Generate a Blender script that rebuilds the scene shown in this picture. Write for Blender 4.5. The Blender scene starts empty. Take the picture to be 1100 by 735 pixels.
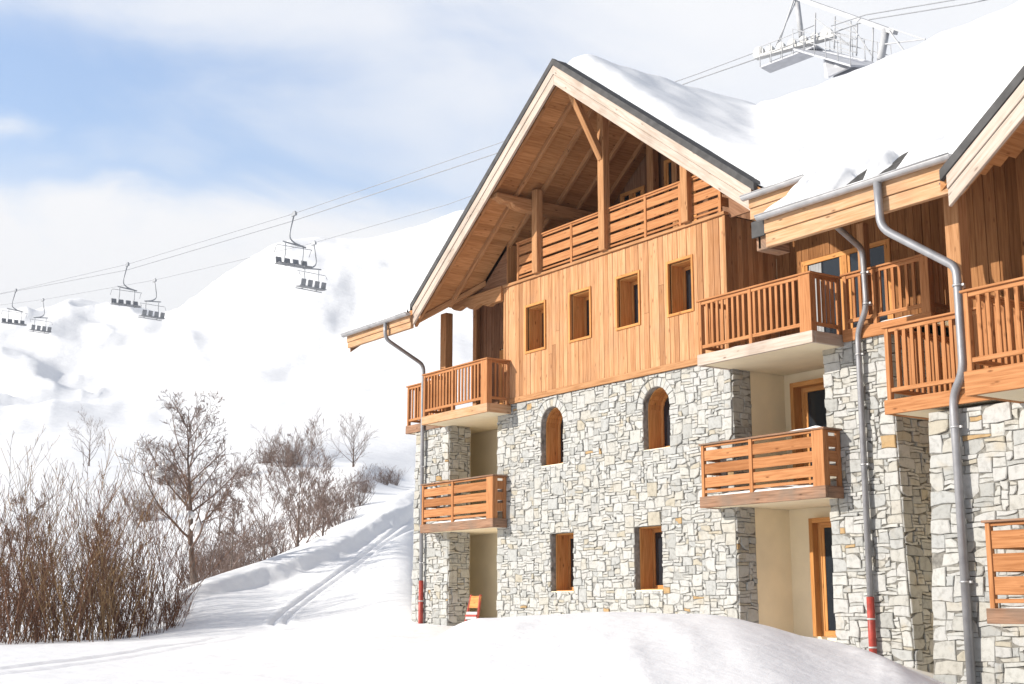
import bpy, math, random
from mathutils import Vector, noise
rnd = random.Random(7)
R_ = math.radians
scene = bpy.context.scene
COL = scene.collection
PI = math.pi

# ------------------------------------------------------------------ camera
YAW, PIT, F = R_(-55.1), R_(11.1), 1450.0
cam = bpy.data.cameras.new('camera')
cam.sensor_width = 36.0
cam.lens = F / 1100.0 * 36.0
cam.clip_start, cam.clip_end = 0.1, 8000
camo = bpy.data.objects.new('camera', cam)
COL.objects.link(camo)
camo.rotation_euler = (PI / 2 + PIT, 0, -YAW)
scene.camera = camo
FH = (math.sin(YAW), math.cos(YAW))
RH = (math.cos(YAW), -math.sin(YAW))

def rd(R, d):                      # (metres to the right, metres ahead) of the viewpoint -> ground x, y
    return d * FH[0] + R * RH[0], d * FH[1] + R * RH[1]

def elev(d, y):                    # height of a point d metres ahead seen at picture row y
    v = -(y - 367.5) / F
    return d * (math.sin(PIT) + v * math.cos(PIT)) / (math.cos(PIT) - v * math.sin(PIT))

def spot(x, y, d):
    v = -(y - 367.5) / F
    w = d / (math.cos(PIT) - v * math.sin(PIT))
    X, Y = rd((x - 550) / F * w, d)
    return Vector((X, Y, elev(d, y)))

# ------------------------------------------------------------------ materials
def nd(nt, t, x=0, y=0, **kw):
    n = nt.nodes.new(t)
    n.location = (x, y)
    for k, v in kw.items():
        setattr(n, k, v)
    return n

def new_mat(name, rough=0.7, spec=0.3):
    m = bpy.data.materials.new(name)
    m.use_nodes = True
    nt = m.node_tree
    b = nt.nodes['Principled BSDF']
    b.inputs['Roughness'].default_value = rough
    b.inputs['Specular IOR Level'].default_value = spec
    return m, nt, b

def ramp(nt, stops):
    r = nd(nt, 'ShaderNodeValToRGB')
    e = r.color_ramp.elements
    while len(e) < len(stops):
        e.new(0.5)
    for i, (p, c) in enumerate(stops):
        e[i].position = p
        e[i].color = (c[0], c[1], c[2], 1)
    return r

def L(nt, a, b):
    nt.links.new(a, b)

def mixc(nt, fac, a, b, mode='MIX'):
    n = nd(nt, 'ShaderNodeMix', data_type='RGBA', blend_type=mode)
    for s, v in ((0, fac), (6, a), (7, b)):
        if hasattr(v, 'is_linked'):
            L(nt, v, n.inputs[s])
        elif s == 0:
            n.inputs[0].default_value = v
        else:
            n.inputs[s].default_value = (v[0], v[1], v[2], 1)
    return n.outputs[2]

def wood_mat(name, light, dark, var=0.5, weather=0.0, rough=0.8):
    m, nt, b = new_mat(name, rough, 0.08)
    tc = nd(nt, 'ShaderNodeTexCoord')
    geo = nd(nt, 'ShaderNodeNewGeometry')
    mp = nd(nt, 'ShaderNodeMapping')
    mp.inputs['Scale'].default_value = (1.6, 26, 1)
    L(nt, tc.outputs['UV'], mp.inputs['Vector'])
    n1 = nd(nt, 'ShaderNodeTexNoise')
    n1.inputs['Scale'].default_value = 1.0
    n1.inputs['Detail'].default_value = 6
    n1.inputs['Distortion'].default_value = 0.6
    L(nt, mp.outputs[0], n1.inputs['Vector'])
    n2 = nd(nt, 'ShaderNodeTexNoise')
    n2.inputs['Scale'].default_value = 1.3
    n2.inputs['Detail'].default_value = 3
    L(nt, tc.outputs['Object'], n2.inputs['Vector'])
    vor = nd(nt, 'ShaderNodeTexVoronoi')
    mk = nd(nt, 'ShaderNodeMapping')
    mk.inputs['Scale'].default_value = (2.2, 6.5, 1)
    L(nt, tc.outputs['UV'], mk.inputs['Vector'])
    L(nt, mk.outputs[0], vor.inputs['Vector'])
    vor.inputs['Scale'].default_value = 1.0
    kn = ramp(nt, [(0.0, (1, 1, 1)), (0.07, (0.6, 0.6, 0.6)), (0.15, (0, 0, 0))])
    L(nt, vor.outputs['Distance'], kn.inputs[0])
    g = ramp(nt, [(0.3, dark), (0.62, light)])
    L(nt, n1.outputs['Fac'], g.inputs[0])
    # board to board variation
    isl = ramp(nt, [(0.0, (1 - var * .55, 1 - var * .62, 1 - var * .68)), (0.5, (1, 1, 1)), (1.0, (1 + var * .25, 1 + var * .33, 1 + var * .45))])
    L(nt, geo.outputs['Random Per Island'], isl.inputs[0])
    c = mixc(nt, 1.0, g.outputs[0], isl.outputs[0], 'MULTIPLY')
    c = mixc(nt, kn.outputs[0], c, (dark[0] * .35, dark[1] * .3, dark[2] * .28))
    if weather:
        wr = ramp(nt, [(0.48, (0, 0, 0)), (0.72, (weather, weather, weather))])
        L(nt, n2.outputs['Fac'], wr.inputs[0])
        c = mixc(nt, wr.outputs[0], c, (.20, .15, .115))
    L(nt, c, b.inputs['Base Color'])
    bp = nd(nt, 'ShaderNodeBump')
    bp.inputs['Strength'].default_value = 0.25
    bp.inputs['Distance'].default_value = 0.01
    L(nt, n1.outputs['Fac'], bp.inputs['Height'])
    L(nt, bp.outputs[0], b.inputs['Normal'])
    return m

def plain(name, col, rough=0.6, metal=0.0, spec=0.4, var=0.12, scale=6.0, bump=0.0):
    m, nt, b = new_mat(name, rough, spec)
    b.inputs['Metallic'].default_value = metal
    tc = nd(nt, 'ShaderNodeTexCoord')
    n = nd(nt, 'ShaderNodeTexNoise')
    n.inputs['Scale'].default_value = scale
    n.inputs['Detail'].default_value = 5
    L(nt, tc.outputs['Object'], n.inputs['Vector'])
    r = ramp(nt, [(0.3, tuple(x * (1 - var) for x in col)), (0.7, tuple(min(1, x * (1 + var)) for x in col))])
    L(nt, n.outputs['Fac'], r.inputs[0])
    L(nt, r.outputs[0], b.inputs['Base Color'])
    if bump:
        bp = nd(nt, 'ShaderNodeBump')
        bp.inputs['Strength'].default_value = bump
        bp.inputs['Distance'].default_value = 0.02
        L(nt, n.outputs['Fac'], bp.inputs['Height'])
        L(nt, bp.outputs[0], b.inputs['Normal'])
    return m

def stone_mat():
    m, nt, b = new_mat('stone', 0.95, 0.04)
    tc = nd(nt, 'ShaderNodeTexCoord')
    geo = nd(nt, 'ShaderNodeNewGeometry')
    isl = ramp(nt, [(0.0, (.385, .385, .37)), (0.1, (.455, .445, .415)), (0.25, (.475, .47, .45)), (0.38, (.415, .418, .408)), (0.5, (.505, .50, .475)),
                    (0.62, (.46, .44, .395)), (0.72, (.485, .48, .465)), (0.9, (.43, .395, .325)), (0.935, (.475, .47, .44)), (0.984, (.44, .30, .16)), (0.99, (.47, .46, .44))])
    isl.color_ramp.interpolation = 'CONSTANT'
    L(nt, geo.outputs['Random Per Island'], isl.inputs[0])
    n = nd(nt, 'ShaderNodeTexNoise')
    n.inputs['Scale'].default_value = 9
    n.inputs['Detail'].default_value = 8
    n.inputs['Roughness'].default_value = 0.65
    L(nt, tc.outputs['Object'], n.inputs['Vector'])
    r = ramp(nt, [(0.28, (.62, .615, .60)), (0.5, (.92, .92, .915)), (0.75, (.99, .995, .99))])
    L(nt, n.outputs['Fac'], r.inputs[0])
    c = mixc(nt, 1.0, isl.outputs[0], r.outputs[0], 'MULTIPLY')
    n3 = nd(nt, 'ShaderNodeTexNoise')
    n3.inputs['Scale'].default_value = 2.7
    n3.inputs['Detail'].default_value = 5
    L(nt, tc.outputs['Object'], n3.inputs['Vector'])
    r3 = ramp(nt, [(0.60, (0, 0, 0)), (0.78, (.5, .5, .5))])
    L(nt, n3.outputs['Fac'], r3.inputs[0])
    c = mixc(nt, r3.outputs[0], c, (.44, .36, .24))
    L(nt, c, b.inputs['Base Color'])
    bp = nd(nt, 'ShaderNodeBump')
    bp.inputs['Strength'].default_value = 0.7
    bp.inputs['Distance'].default_value = 0.02
    L(nt, n.outputs['Fac'], bp.inputs['Height'])
    L(nt, bp.outputs[0], b.inputs['Normal'])
    return m

def snow_mat(name, scale=1.0, bump=0.5):
    m, nt, b = new_mat(name, 0.65, 0.2)
    tc = nd(nt, 'ShaderNodeTexCoord')
    n = nd(nt, 'ShaderNodeTexNoise')
    n.inputs['Scale'].default_value = 2.2 * scale
    n.inputs['Detail'].default_value = 9
    n.inputs['Roughness'].default_value = 0.6
    L(nt, tc.outputs['Object'], n.inputs['Vector'])
    r = ramp(nt, [(0.3, (.81, .815, .825)), (0.7, (.87, .872, .876))])
    L(nt, n.outputs['Fac'], r.inputs[0])
    L(nt, r.outputs[0], b.inputs['Base Color'])
    bp = nd(nt, 'ShaderNodeBump')
    bp.inputs['Strength'].default_value = bump
    bp.inputs['Distance'].default_value = 0.06 / scale
    L(nt, n.outputs['Fac'], bp.inputs['Height'])
    L(nt, bp.outputs[0], b.inputs['Normal'])
    return m

def bark_mat(name, a, c):
    m, nt, b = new_mat(name, 0.85, 0.15)
    geo = nd(nt, 'ShaderNodeNewGeometry')
    r = ramp(nt, [(0.0, a), (1.0, c)])
    L(nt, geo.outputs['Random Per Island'], r.inputs[0])
    tc = nd(nt, 'ShaderNodeTexCoord')
    n = nd(nt, 'ShaderNodeTexNoise')
    n.inputs['Scale'].default_value = 7
    L(nt, tc.outputs['Object'], n.inputs['Vector'])
    r2 = ramp(nt, [(0.3, (.65, .65, .65)), (0.7, (1.2, 1.2, 1.2))])
    L(nt, n.outputs['Fac'], r2.inputs[0])
    L(nt, mixc(nt, 1.0, r.outputs[0], r2.outputs[0], 'MULTIPLY'), b.inputs['Base Color'])
    return m

def glass_mat(name, trans):
    m, nt, b = new_mat(name, 0.04, 0.5)
    b.inputs['Base Color'].default_value = (.018, .022, .028, 1)
    if trans:
        t = nd(nt, 'ShaderNodeBsdfTransparent')
        t.inputs['Color'].default_value = (.8, .84, .85, 1)
        g = nd(nt, 'ShaderNodeBsdfGlossy')
        g.inputs['Roughness'].default_value = 0.02
        fr = nd(nt, 'ShaderNodeFresnel')
        fr.inputs['IOR'].default_value = 1.5
        mx = nd(nt, 'ShaderNodeMixShader')
        L(nt, fr.outputs[0], mx.inputs[0])
        L(nt, t.outputs[0], mx.inputs[1])
        L(nt, g.outputs[0], mx.inputs[2])
        L(nt, mx.outputs[0], nt.nodes['Material Output'].inputs['Surface'])
    return m

M = dict(
    larch=wood_mat('larch_cladding', (.53, .285, .145), (.39, .185, .08), 0.55, 0.18),
    rail=wood_mat('larch_railing', (.44, .20, .085), (.30, .122, .046), 0.4),
    barge=wood_mat('pale_bargeboard', (.50, .42, .355), (.40, .31, .24), 0.25, 0.35),
    fascia=wood_mat('fascia_board', (.52, .325, .19), (.39, .205, .095), 0.3, 0.3),
    soffit=wood_mat('soffit_board', (.50, .25, .108), (.35, .155, .06), 0.4),
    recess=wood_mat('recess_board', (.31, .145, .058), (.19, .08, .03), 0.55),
    beam=wood_mat('timber_beam', (0.430, 0.225, 0.107), (0.284, 0.133, 0.056), 0.35),
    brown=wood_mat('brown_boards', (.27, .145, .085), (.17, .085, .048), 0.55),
    wornwood=wood_mat('weathered_beam', (.33, .19, .12), (.16, .085, .05), 0.3, 0.9),
    frame=wood_mat('window_timber', (.60, .29, .10), (.42, .18, .055), 0.3, 0.0, 0.6),
    stone=stone_mat(),
    mortar=plain('mortar', (.20, .19, .17), 0.95, 0, 0.1, 0.4, 14, 0.6),
    reveal=plain('reveal_stone', (.25, .245, .23), 0.95, 0, 0.05, 0.5, 7, 1.0),
    plaster=plain('cream_plaster', (.85, .74, .54), 0.9, 0, 0.1, 0.05, 2),
    slate=plain('slate_roof', (.075, .072, .07), 0.85, 0, 0.1, 0.4, 9, 0.4),
    metal=plain('dark_verge_metal', (.085, .083, .083), 0.85, 0.0, 0.08, 0.2, 5),
    zinc=plain('zinc', (.42, .42, .43), 0.5, 0.5, 0.4, 0.15, 5),
    pipe=plain('grey_pipe', (.30, .30, .315), 0.45, 0.4, 0.4, 0.15, 5),
    red=plain('red_paint', (.36, .05, .035), 0.5, 0, 0.4, 0.25, 8),
    white=plain('white_paint', (.48, .48, .47), 0.5, 0, 0.4, 0.06, 5),
    glass=glass_mat('window_glass', False),
    clear=glass_mat('door_glass', True),
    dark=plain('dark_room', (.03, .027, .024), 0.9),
    curtain=plain('curtain_cloth', (.36, .37, .38), 0.9),
    snow=snow_mat('ground_snow'),
    roofsnow=snow_mat('roof_snow', 0.8, 0.3),
    farsnow=snow_mat('mountain_snow', 0.05, 0.5),
    hazed_galv=plain('haze_paled_steel', (.46, .465, .48), 0.7, 0.1, 0.2, 0.12, 3),  # tower steel lightened so its colour carries the fade of mist
    deck=plain('haze_paled_deck', (.50, .51, .54), 0.7, 0.1, 0.3, 0.1, 3),  # tower column and decks paled too, haze painted into the colour
    pad=plain('chair_pad', (.25, .255, .27), 0.7, 0, 0.3, 0.2, 4),
    steel=plain('chair_steel', (.30, .31, .33), 0.5, 0.5, 0.4, 0.1, 4),
    rope=plain('steel_rope', (.30, .31, .33), 0.6, 0.4, 0.3, 0.1, 2),
    bark=bark_mat('grey_bark', (.10, .075, .062), (.20, .155, .13)),
    twig=bark_mat('brown_twig', (.125, .085, .07), (.26, .19, .16)),
    shrub=bark_mat('shrub_twig', (.085, .042, .028), (.24, .125, .075)),
    tan=bark_mat('tan_twig', (.12, .075, .045), (.36, .23, .11)),
)

# ------------------------------------------------------------------ mesh builder
class MB:
    def __init__(s):
        s.v, s.f, s.uv, s.mi, s.sm = [], [], [], [], []

    def face(s, idx, uvs=None, mi=0, smooth=False):
        s.f.append(tuple(idx))
        s.uv.extend(uvs if uvs else [(0, 0)] * len(idx))
        s.mi.append(mi)
        s.sm.append(smooth)

    def hexa(s, P, U, V, W, mi=0):
        """P corner, U,V,W edge vectors; grain along the longest."""
        P, U, V, W = Vector(P), Vector(U), Vector(V), Vector(W)
        if U.cross(V).dot(W) < 0:
            U, V = V, U
        b = len(s.v)
        for k in range(8):
            s.v.append(P + U * (k & 1) + V * (k >> 1 & 1) + W * (k >> 2 & 1))
        ax = [U, V, W]
        ln = [a.length for a in ax]
        g = ln.index(max(ln))
        o = [i for i in range(3) if i != g]
        ou, ov = rnd.uniform(0, 50), rnd.uniform(0, 50)
        for q in ((0, 2, 3, 1), (4, 5, 7, 6), (0, 1, 5, 4), (2, 6, 7, 3), (0, 4, 6, 2), (1, 3, 7, 5)):
            uv = []
            for k in q:
                c = (k & 1, k >> 1 & 1, k >> 2 & 1)
                uv.append((ou + c[g] * ln[g], ov + c[o[0]] * ln[o[0]] + c[o[1]] * ln[o[1]]))
            s.face([b + k for k in q], uv, mi)

    def box(s, x0, x1, y0, y1, z0, z1, mi=0):
        s.hexa((x0, y0, z0), (x1 - x0, 0, 0), (0, y1 - y0, 0), (0, 0, z1 - z0), mi)

    def beam(s, p, q, w, h, side=(1, 0, 0), mi=0):
        """box along p->q (centre line); w across 'side', h along the third direction"""
        p, q = Vector(p), Vector(q)
        d = (q - p)
        sd = Vector(side)
        sd = (sd - d.normalized() * sd.dot(d.normalized())).normalized()
        up = d.normalized().cross(sd)
        s.hexa(p - sd * w / 2 - up * h / 2, d, sd * w, up * h, mi)

    def prism(s, pts, ext, mi=0, cap_mi=None):
        """closed polygon pts extruded by vector ext"""
        pts = [Vector(p) for p in pts]
        ext = Vector(ext)
        n = len(pts)
        nrm = Vector((0, 0, 0))
        for i in range(n):
            nrm += pts[i].cross(pts[(i + 1) % n])
        if nrm.dot(ext) > 0:
            pts = pts[::-1]
        b = len(s.v)
        s.v.extend(pts)
        s.v.extend([p + ext for p in pts])
        e = (pts[1] - pts[0]).normalized()
        lng = max(((pts[(i + 1) % n] - pts[i]) for i in range(n)), key=lambda t: t.length).normalized()
        nn = ext.normalized()
        ot = lng.cross(nn)
        ou, ov = rnd.uniform(0, 50), rnd.uniform(0, 50)
        uvf = lambda p: (ou + p.dot(lng), ov + p.dot(ot) + p.dot(nn))
        s.face(list(range(b, b + n)), [uvf(s.v[k]) for k in range(b, b + n)], mi)
        top = list(range(b + 2 * n - 1, b + n - 1, -1))
        s.face(top, [uvf(s.v[k]) for k in top], mi if cap_mi is None else cap_mi)
        for i in range(n):
            j = (i + 1) % n
            q = [b + j, b + i, b + n + i, b + n + j]
            s.face(q, [uvf(s.v[k]) for k in q], mi)

    def tube(s, pts, rad, n=6, mi=0, cap=True):
        pts = [Vector(p) for p in pts]
        if not hasattr(rad, '__len__'):
            rad = [rad] * len(pts)
        b = len(s.v)
        m = len(pts)
        ref = None
        for i, p in enumerate(pts):
            t = (pts[min(i + 1, m - 1)] - pts[max(i - 1, 0)]).normalized()
            if ref is None:
                ref = Vector((0, 0, 1)) if abs(t.z) < 0.9 else Vector((1, 0, 0))
            a = (ref - t * ref.dot(t)).normalized()
            ref = a
            c = t.cross(a)
            for k in range(n):
                th = 2 * PI * k / n
                s.v.append(p + (a * math.cos(th) + c * math.sin(th)) * rad[i])
        for i in range(m - 1):
            for k in range(n):
                k2 = (k + 1) % n
                s.face([b + i * n + k, b + i * n + k2, b + (i + 1) * n + k2, b + (i + 1) * n + k], None, mi, n > 3)
        if cap:
            s.face([b + k for k in range(n - 1, -1, -1)], None, mi)
            s.face([b + (m - 1) * n + k for k in range(n)], None, mi)

    def build(s, name, mats, parent=None, bevel=0.0):
        me = bpy.data.meshes.new(name)
        me.from_pydata(s.v, [], s.f)
        if not hasattr(mats, '__len__'):
            mats = [mats]
        for m in mats:
            me.materials.append(m)
        uvl = me.uv_layers.new(name='UVMap')
        uvl.data.foreach_set('uv', [c for u in s.uv for c in u])
        me.polygons.foreach_set('material_index', s.mi)
        me.polygons.foreach_set('use_smooth', s.sm)
        me.update()
        o = bpy.data.objects.new(name, me)
        COL.objects.link(o)
        if parent is not None:
            o.parent = parent
        if bevel:
            md = o.modifiers.new('bevel', 'BEVEL')
            md.width = bevel
            md.segments = 1
            md.limit_method = 'ANGLE'
        return o

def thing(name, label, cat, loc=(0, 0, 0), group=None):
    o = bpy.data.objects.new(name, None)
    o.location = loc
    COL.objects.link(o)
    return tag(o, label, cat, group)

def tag(o, label, cat, group=None, kind=None):
    o['label'] = label
    o['category'] = cat
    if group:
        o['group'] = group
    if kind:
        o['kind'] = kind
    return o

KIDS = {}
def copy_tree(o, parent=None):
    c = o.copy()
    COL.objects.link(c)
    if parent is not None:
        c.parent = parent
    for ch in [x for x in COL.objects if x.parent == o]:
        copy_tree(ch, c)
    return c

# ------------------------------------------------------------------ terrain
KN = {  # picture column -> profile knots (distance ahead, picture row) or (distance, height, 'z')
    -1700: [(3, -1.45, 'z'), (12, -1.4, 'z'), (22, -1.3, 'z'), (34, 702), (42, 692), (46, 688), (50, 684), (54, 680), (58, 688), (70, 668), (100, 600), (135, 520), (160, 500), (250, 485), (550, 440), (900, 390), (1500, 420)],
    -120: [(3, -1.45, 'z'), (12, -1.4, 'z'), (22, -1.28, 'z'), (34, 702), (42, 692), (46, 688), (50, 684), (54, 680), (58, 688), (70, 668), (100, 590), (135, 508), (160, 492), (250, 478), (550, 425), (900, 350), (1500, 400)],
    60: [(3, -1.45, 'z'), (12, -1.4, 'z'), (22, -1.27, 'z'), (34, 701), (42, 690), (46, 687), (50, 683), (54, 679), (58, 688), (70, 665), (100, 588), (135, 506), (160, 488), (250, 474), (550, 420), (900, 329), (1500, 400)],
    150: [(3, -1.45, 'z'), (12, -1.4, 'z'), (22, -1.26, 'z'), (34, 700), (42, 686), (45, 682), (48, 677), (50, 672), (55, 682), (70, 655), (100, 585), (135, 508), (160, 492), (250, 475), (500, 430), (850, 335), (1500, 400)],
    200: [(3, -1.45, 'z'), (12, -1.4, 'z'), (22, -1.25, 'z'), (34, 698), (42, 682), (45, 670), (48, 652), (50.5, 639), (55, 655), (72, 640), (100, 580), (135, 508), (160, 492), (250, 476), (500, 425), (850, 318), (1500, 390)],
    300: [(3, -1.45, 'z'), (12, -1.4, 'z'), (22, -1.22, 'z'), (33, 695), (41, 677), (45, 664), (50, 632), (55, 598), (59, 614), (76, 605), (100, 562), (130, 503), (150, 486), (250, 470), (500, 405), (900, 258), (1500, 340)],
    380: [(3, -1.45, 'z'), (12, -1.4, 'z'), (22, -1.2, 'z'), (32, 690), (40, 672), (45, 652), (53, 602), (60, 562), (64, 574), (85, 548), (115, 512), (130, 502), (180, 494), (250, 466), (500, 393), (900, 254), (1500, 340)],
    440: [(3, -1.45, 'z'), (12, -1.4, 'z'), (22, -1.15, 'z'), (31, 690), (39, 668), (46, 640), (57, 572), (66, 529), (71, 541), (95, 532), (130, 523), (150, 515), (200, 497), (250, 463), (500, 385), (900, 240), (1500, 330)],
    500: [(3, -1.45, 'z'), (12, -1.4, 'z'), (22, -1.1, 'z'), (30, -.8, 'z'), (38, -.5, 'z'), (52, -.4, 'z'), (60, 600), (70, 522), (76, 540), (100, 530), (140, 515), (160, 508), (220, 495), (250, 463), (500, 378), (900, 228), (1500, 330)],
    620: [(3, -1.45, 'z'), (12, -1.4, 'z'), (22, -1.1, 'z'), (30, -.7, 'z'), (38, -.5, 'z'), (54, -.4, 'z'), (62, 610), (72, 560), (78, 556), (100, 535), (140, 515), (160, 505), (220, 490), (250, 462), (500, 380), (900, 250), (1500, 330)],
    950: [(3, -1.45, 'z'), (12, -1.45, 'z'), (20, -1.3, 'z'), (28, -.9, 'z'), (38, -.5, 'z'), (54, -.4, 'z'), (62, 610), (72, 565), (78, 556), (100, 535), (140, 515), (160, 505), (220, 490), (320, 460), (620, 380), (1000, 300), (1500, 340)],
    1080: [(3, -1.5, 'z'), (12, -1.65, 'z'), (20, -1.75, 'z'), (28, -1.2, 'z'), (38, -.6, 'z'), (54, -.4, 'z'), (62, 610), (72, 565), (78, 556), (100, 535), (140, 515), (160, 505), (220, 490), (320, 460), (620, 390), (1000, 320), (1500, 350)],
    2300: [(3, -1.5, 'z'), (12, -1.65, 'z'), (20, -1.75, 'z'), (28, -1.3, 'z'), (38, -.6, 'z'), (54, -.4, 'z'), (62, 610), (72, 575), (78, 560), (100, 540), (140, 520), (160, 510), (220, 490), (320, 470), (620, 420), (1000, 380), (1500, 400)],
}
CX = sorted(KN)
CK = [[(k[0], k[1] if len(k) == 3 else elev(k[0], k[1])) for k in KN[x]] for x in CX]

def herm(p0, p1, p2, p3, t, h0, h1, h2):
    m1 = 0.5 * ((p1 - p0) / h0 + (p2 - p1) / h1) * h1
    m2 = 0.5 * ((p2 - p1) / h1 + (p3 - p2) / h2) * h1
    if (p1 - p0) * (p2 - p1) <= 0:
        m1 = 0
    if (p2 - p1) * (p3 - p2) <= 0:
        m2 = 0
    lim = 2.5 * abs(p2 - p1)
    m1 = max(-lim, min(lim, m1))
    m2 = max(-lim, min(lim, m2))
    t2, t3 = t * t, t * t * t
    return (2 * t3 - 3 * t2 + 1) * p1 + (t3 - 2 * t2 + t) * m1 + (-2 * t3 + 3 * t2) * p2 + (t3 - t2) * m2

def profile(x):
    n = len(CX)
    i = 0
    while i < n - 2 and x > CX[i + 1]:
        i += 1
    x0, x1 = CX[i], CX[i + 1]
    t = max(0, min(1, (x - x0) / (x1 - x0)))
    a, b, c, e = max(i - 1, 0), i, i + 1, min(i + 2, n - 1)
    h0 = (CX[b] - CX[a]) or (x1 - x0)
    h2 = (CX[e] - CX[c]) or (x1 - x0)
    return [tuple(herm(CK[a][k][j], CK[b][k][j], CK[c][k][j], CK[e][k][j], t, h0, x1 - x0, h2) for j in (0, 1)) for k in range(len(CK[0]))]

def along(kn, s):
    i = min(int(s), len(kn) - 2)
    t = s - i
    a, b, c, e = max(i - 1, 0), i, i + 1, min(i + 2, len(kn) - 1)
    d = kn[b][0] + (kn[c][0] - kn[b][0]) * t
    h0 = (kn[b][0] - kn[a][0]) or 1
    h2 = (kn[e][0] - kn[c][0]) or 1
    z = herm(kn[a][1], kn[b][1], kn[c][1], kn[e][1], t, h0, kn[c][0] - kn[b][0], h2)
    return d, z

def sstep(a, b, x):
    t = max(0, min(1, (x - a) / (b - a)))
    return t * t * (3 - 2 * t)

def lin(x, pts):
    if x <= pts[0][0]:
        return pts[0][1]
    for (a, p), (b, q) in zip(pts, pts[1:]):
        if x <= b:
            return p + (q - p) * sstep(a, b, x)
    return pts[-1][1]

# ski tracks as ground polylines (metres right, metres ahead)
def gpath(pts):
    return [((x - 550) / 1478 * d, d) for x, d in pts]
TRK = [gpath([(452, 60), (420, 56), (370, 51.5), (335, 48.5), (312, 46.3), (302, 44.8), (301, 43.6), (310, 42.6), (340, 41.4), (400, 40)]),
       gpath([(-80, 24), (20, 27), (110, 31), (200, 36.5), (250, 40)])]

def pdist(p, path):
    best = 1e9
    for (ax, ay), (bx, by) in zip(path, path[1:]):
        dx, dy = bx - ax, by - ay
        t = max(0, min(1, ((p[0] - ax) * dx + (p[1] - ay) * dy) / (dx * dx + dy * dy)))
        best = min(best, math.hypot(p[0] - ax - t * dx, p[1] - ay - t * dy))
    return best

def fpath(pts):
    return [((x - 550) / 1478 * d, d) for x, d in pts]
GUL = [(fpath([(378, 690), (362, 640), (340, 560), (322, 520), (300, 470)]), 9, 7), (fpath([(505, 860), (470, 800), (430, 740), (405, 700)]), 9, 6),
       (fpath([(258, 800), (250, 700), (243, 640)]), 7, 5), (fpath([(330, 870), (318, 820), (300, 780)]), 8, 4), (fpath([(225, 800), (190, 720), (120, 640), (40, 600)]), 14, 7),
       (fpath([(150, 830), (165, 760), (175, 690)]), 9, 8), (fpath([(75, 820), (100, 760), (115, 690)]), 9, 8)]

RID = [fpath([(545, 17.8), (625, 17.0), (675, 15.4), (700, 13.6), (706, 12)]), fpath([(705, 18.2), (735, 16.8), (752, 15.6)]),
       fpath([(915, 18.0), (950, 17.0), (968, 16.0)]), fpath([(520, 19.5), (470, 18.3), (430, 16.6), (402, 14.6)])]

def ground_extra(R, d, s):
    z = 0.0
    if d < 34:
        # ploughed bank in front of the chalet
        wav = 0.35 * noise.noise(Vector((R * .45, d * .2, 3)))
        sr = lin(R + wav, [(-2.9, 0), (-1.6, .55), (-.4, .93), (1.2, 1.0), (2.6, .985), (4.4, .70), (5.8, .44), (8.2, 0.0)])
        dc = 19.2
        sd = math.exp(-((d - dc) / (6.5 if d < dc else 4.5)) ** 2)
        z += 1.13 * sr * sd
        e = math.exp(-((R + 1.5) / .5) ** 2) * sd
        z += .06 * e * noise.noise(Vector((R * 2.5, d * 2.5, 1)))
    if 9 < d < 22:
        for path in RID:
            q = pdist((R, d), path) + .12 * noise.noise(Vector((R * 2, d * 2, 6)))
            if q < .6:
                z += .03 * math.exp(-(max(q, 0) / .13) ** 2)
    if d < 75:
        P = Vector((R, d, 0))
        z += (.035 * noise.noise(P * .35) + .016 * noise.noise(P * 1.1) + .010 * noise.noise(P * 2.7)) * (1 - .6 * sstep(38, 46, d))
        # cut face and lumps of the ploughed edge beside the track
        if 4 < s < 8:
            inr = sstep(-16, -11, R) * (1 - sstep(-1.5, 0, R))
            w_ = .05 * noise.noise(P * .5) + .03 * noise.noise(P * 2.1)
            z += inr * .42 * sstep(6.18 + w_, 6.36 + w_, s) * (1 - sstep(6.5, 7.0, s))
            z += inr * math.exp(-((s - 6.4) / .16) ** 2) * (.04 * noise.noise(P * 1.6) + .02 * noise.noise(P * 3.3))
        for path, wd, dep, sg in ((TRK[0], .20, .09, .085), (TRK[1], .5, .05, .2)):
            if 23 < d < 62:
                q = pdist((R, d), path)
                if q < 1.2:
                    z -= dep * math.exp(-((q - wd) / sg) ** 2)
                    z += dep * .3 * math.exp(-((q - wd - .24) / .12) ** 2)
    else:
        P = Vector((R, d, 0))
        k = sstep(75, 140, d)
        k *= 1 - sstep(140, 240, d)
        z += k * (.5 * noise.noise(P * .06) + .15 * noise.noise(P * .2))
        m = sstep(220, 420, d)
        if m:
            X = R + .25 * d
            g = noise.noise(Vector((X * .012, d * .005, 5)))
            g2 = 1 - abs(noise.noise(Vector((X * .011 + .4 * g, d * .0045, 9))))
            g3 = 1 - abs(noise.noise(Vector((X * .03 + .5 * g, d * .011, 2))))
            f = math.exp(-((d - 900) / 260) ** 2)
            left = 1 - sstep(-210, -90, R)
            for path, gw, gd in GUL:
                q = pdist((R, d), path)
                if q < gw * 4.5:
                    q += 4.5 * noise.noise(Vector((R * .045, d * .03, 1))) 
                    z -= .55 * gd * math.exp(-(max(0, q) / (1.35 * gw)) ** 2) * (.75 + .9 * noise.noise(Vector((R * .05, d * .03, 8))))
            z += m * ((g2 * g2 - .55) * (5 + 9 * left) * (1 - .5 * f) + (g3 * g3 - .55) * (1.6 + 5 * left) + g * 5 + 1.5 * noise.noise(Vector((X * .05, d * .018, 4))) + .35 * noise.noise(Vector((X * .16, d * .06, 6))))
    return z

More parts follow.
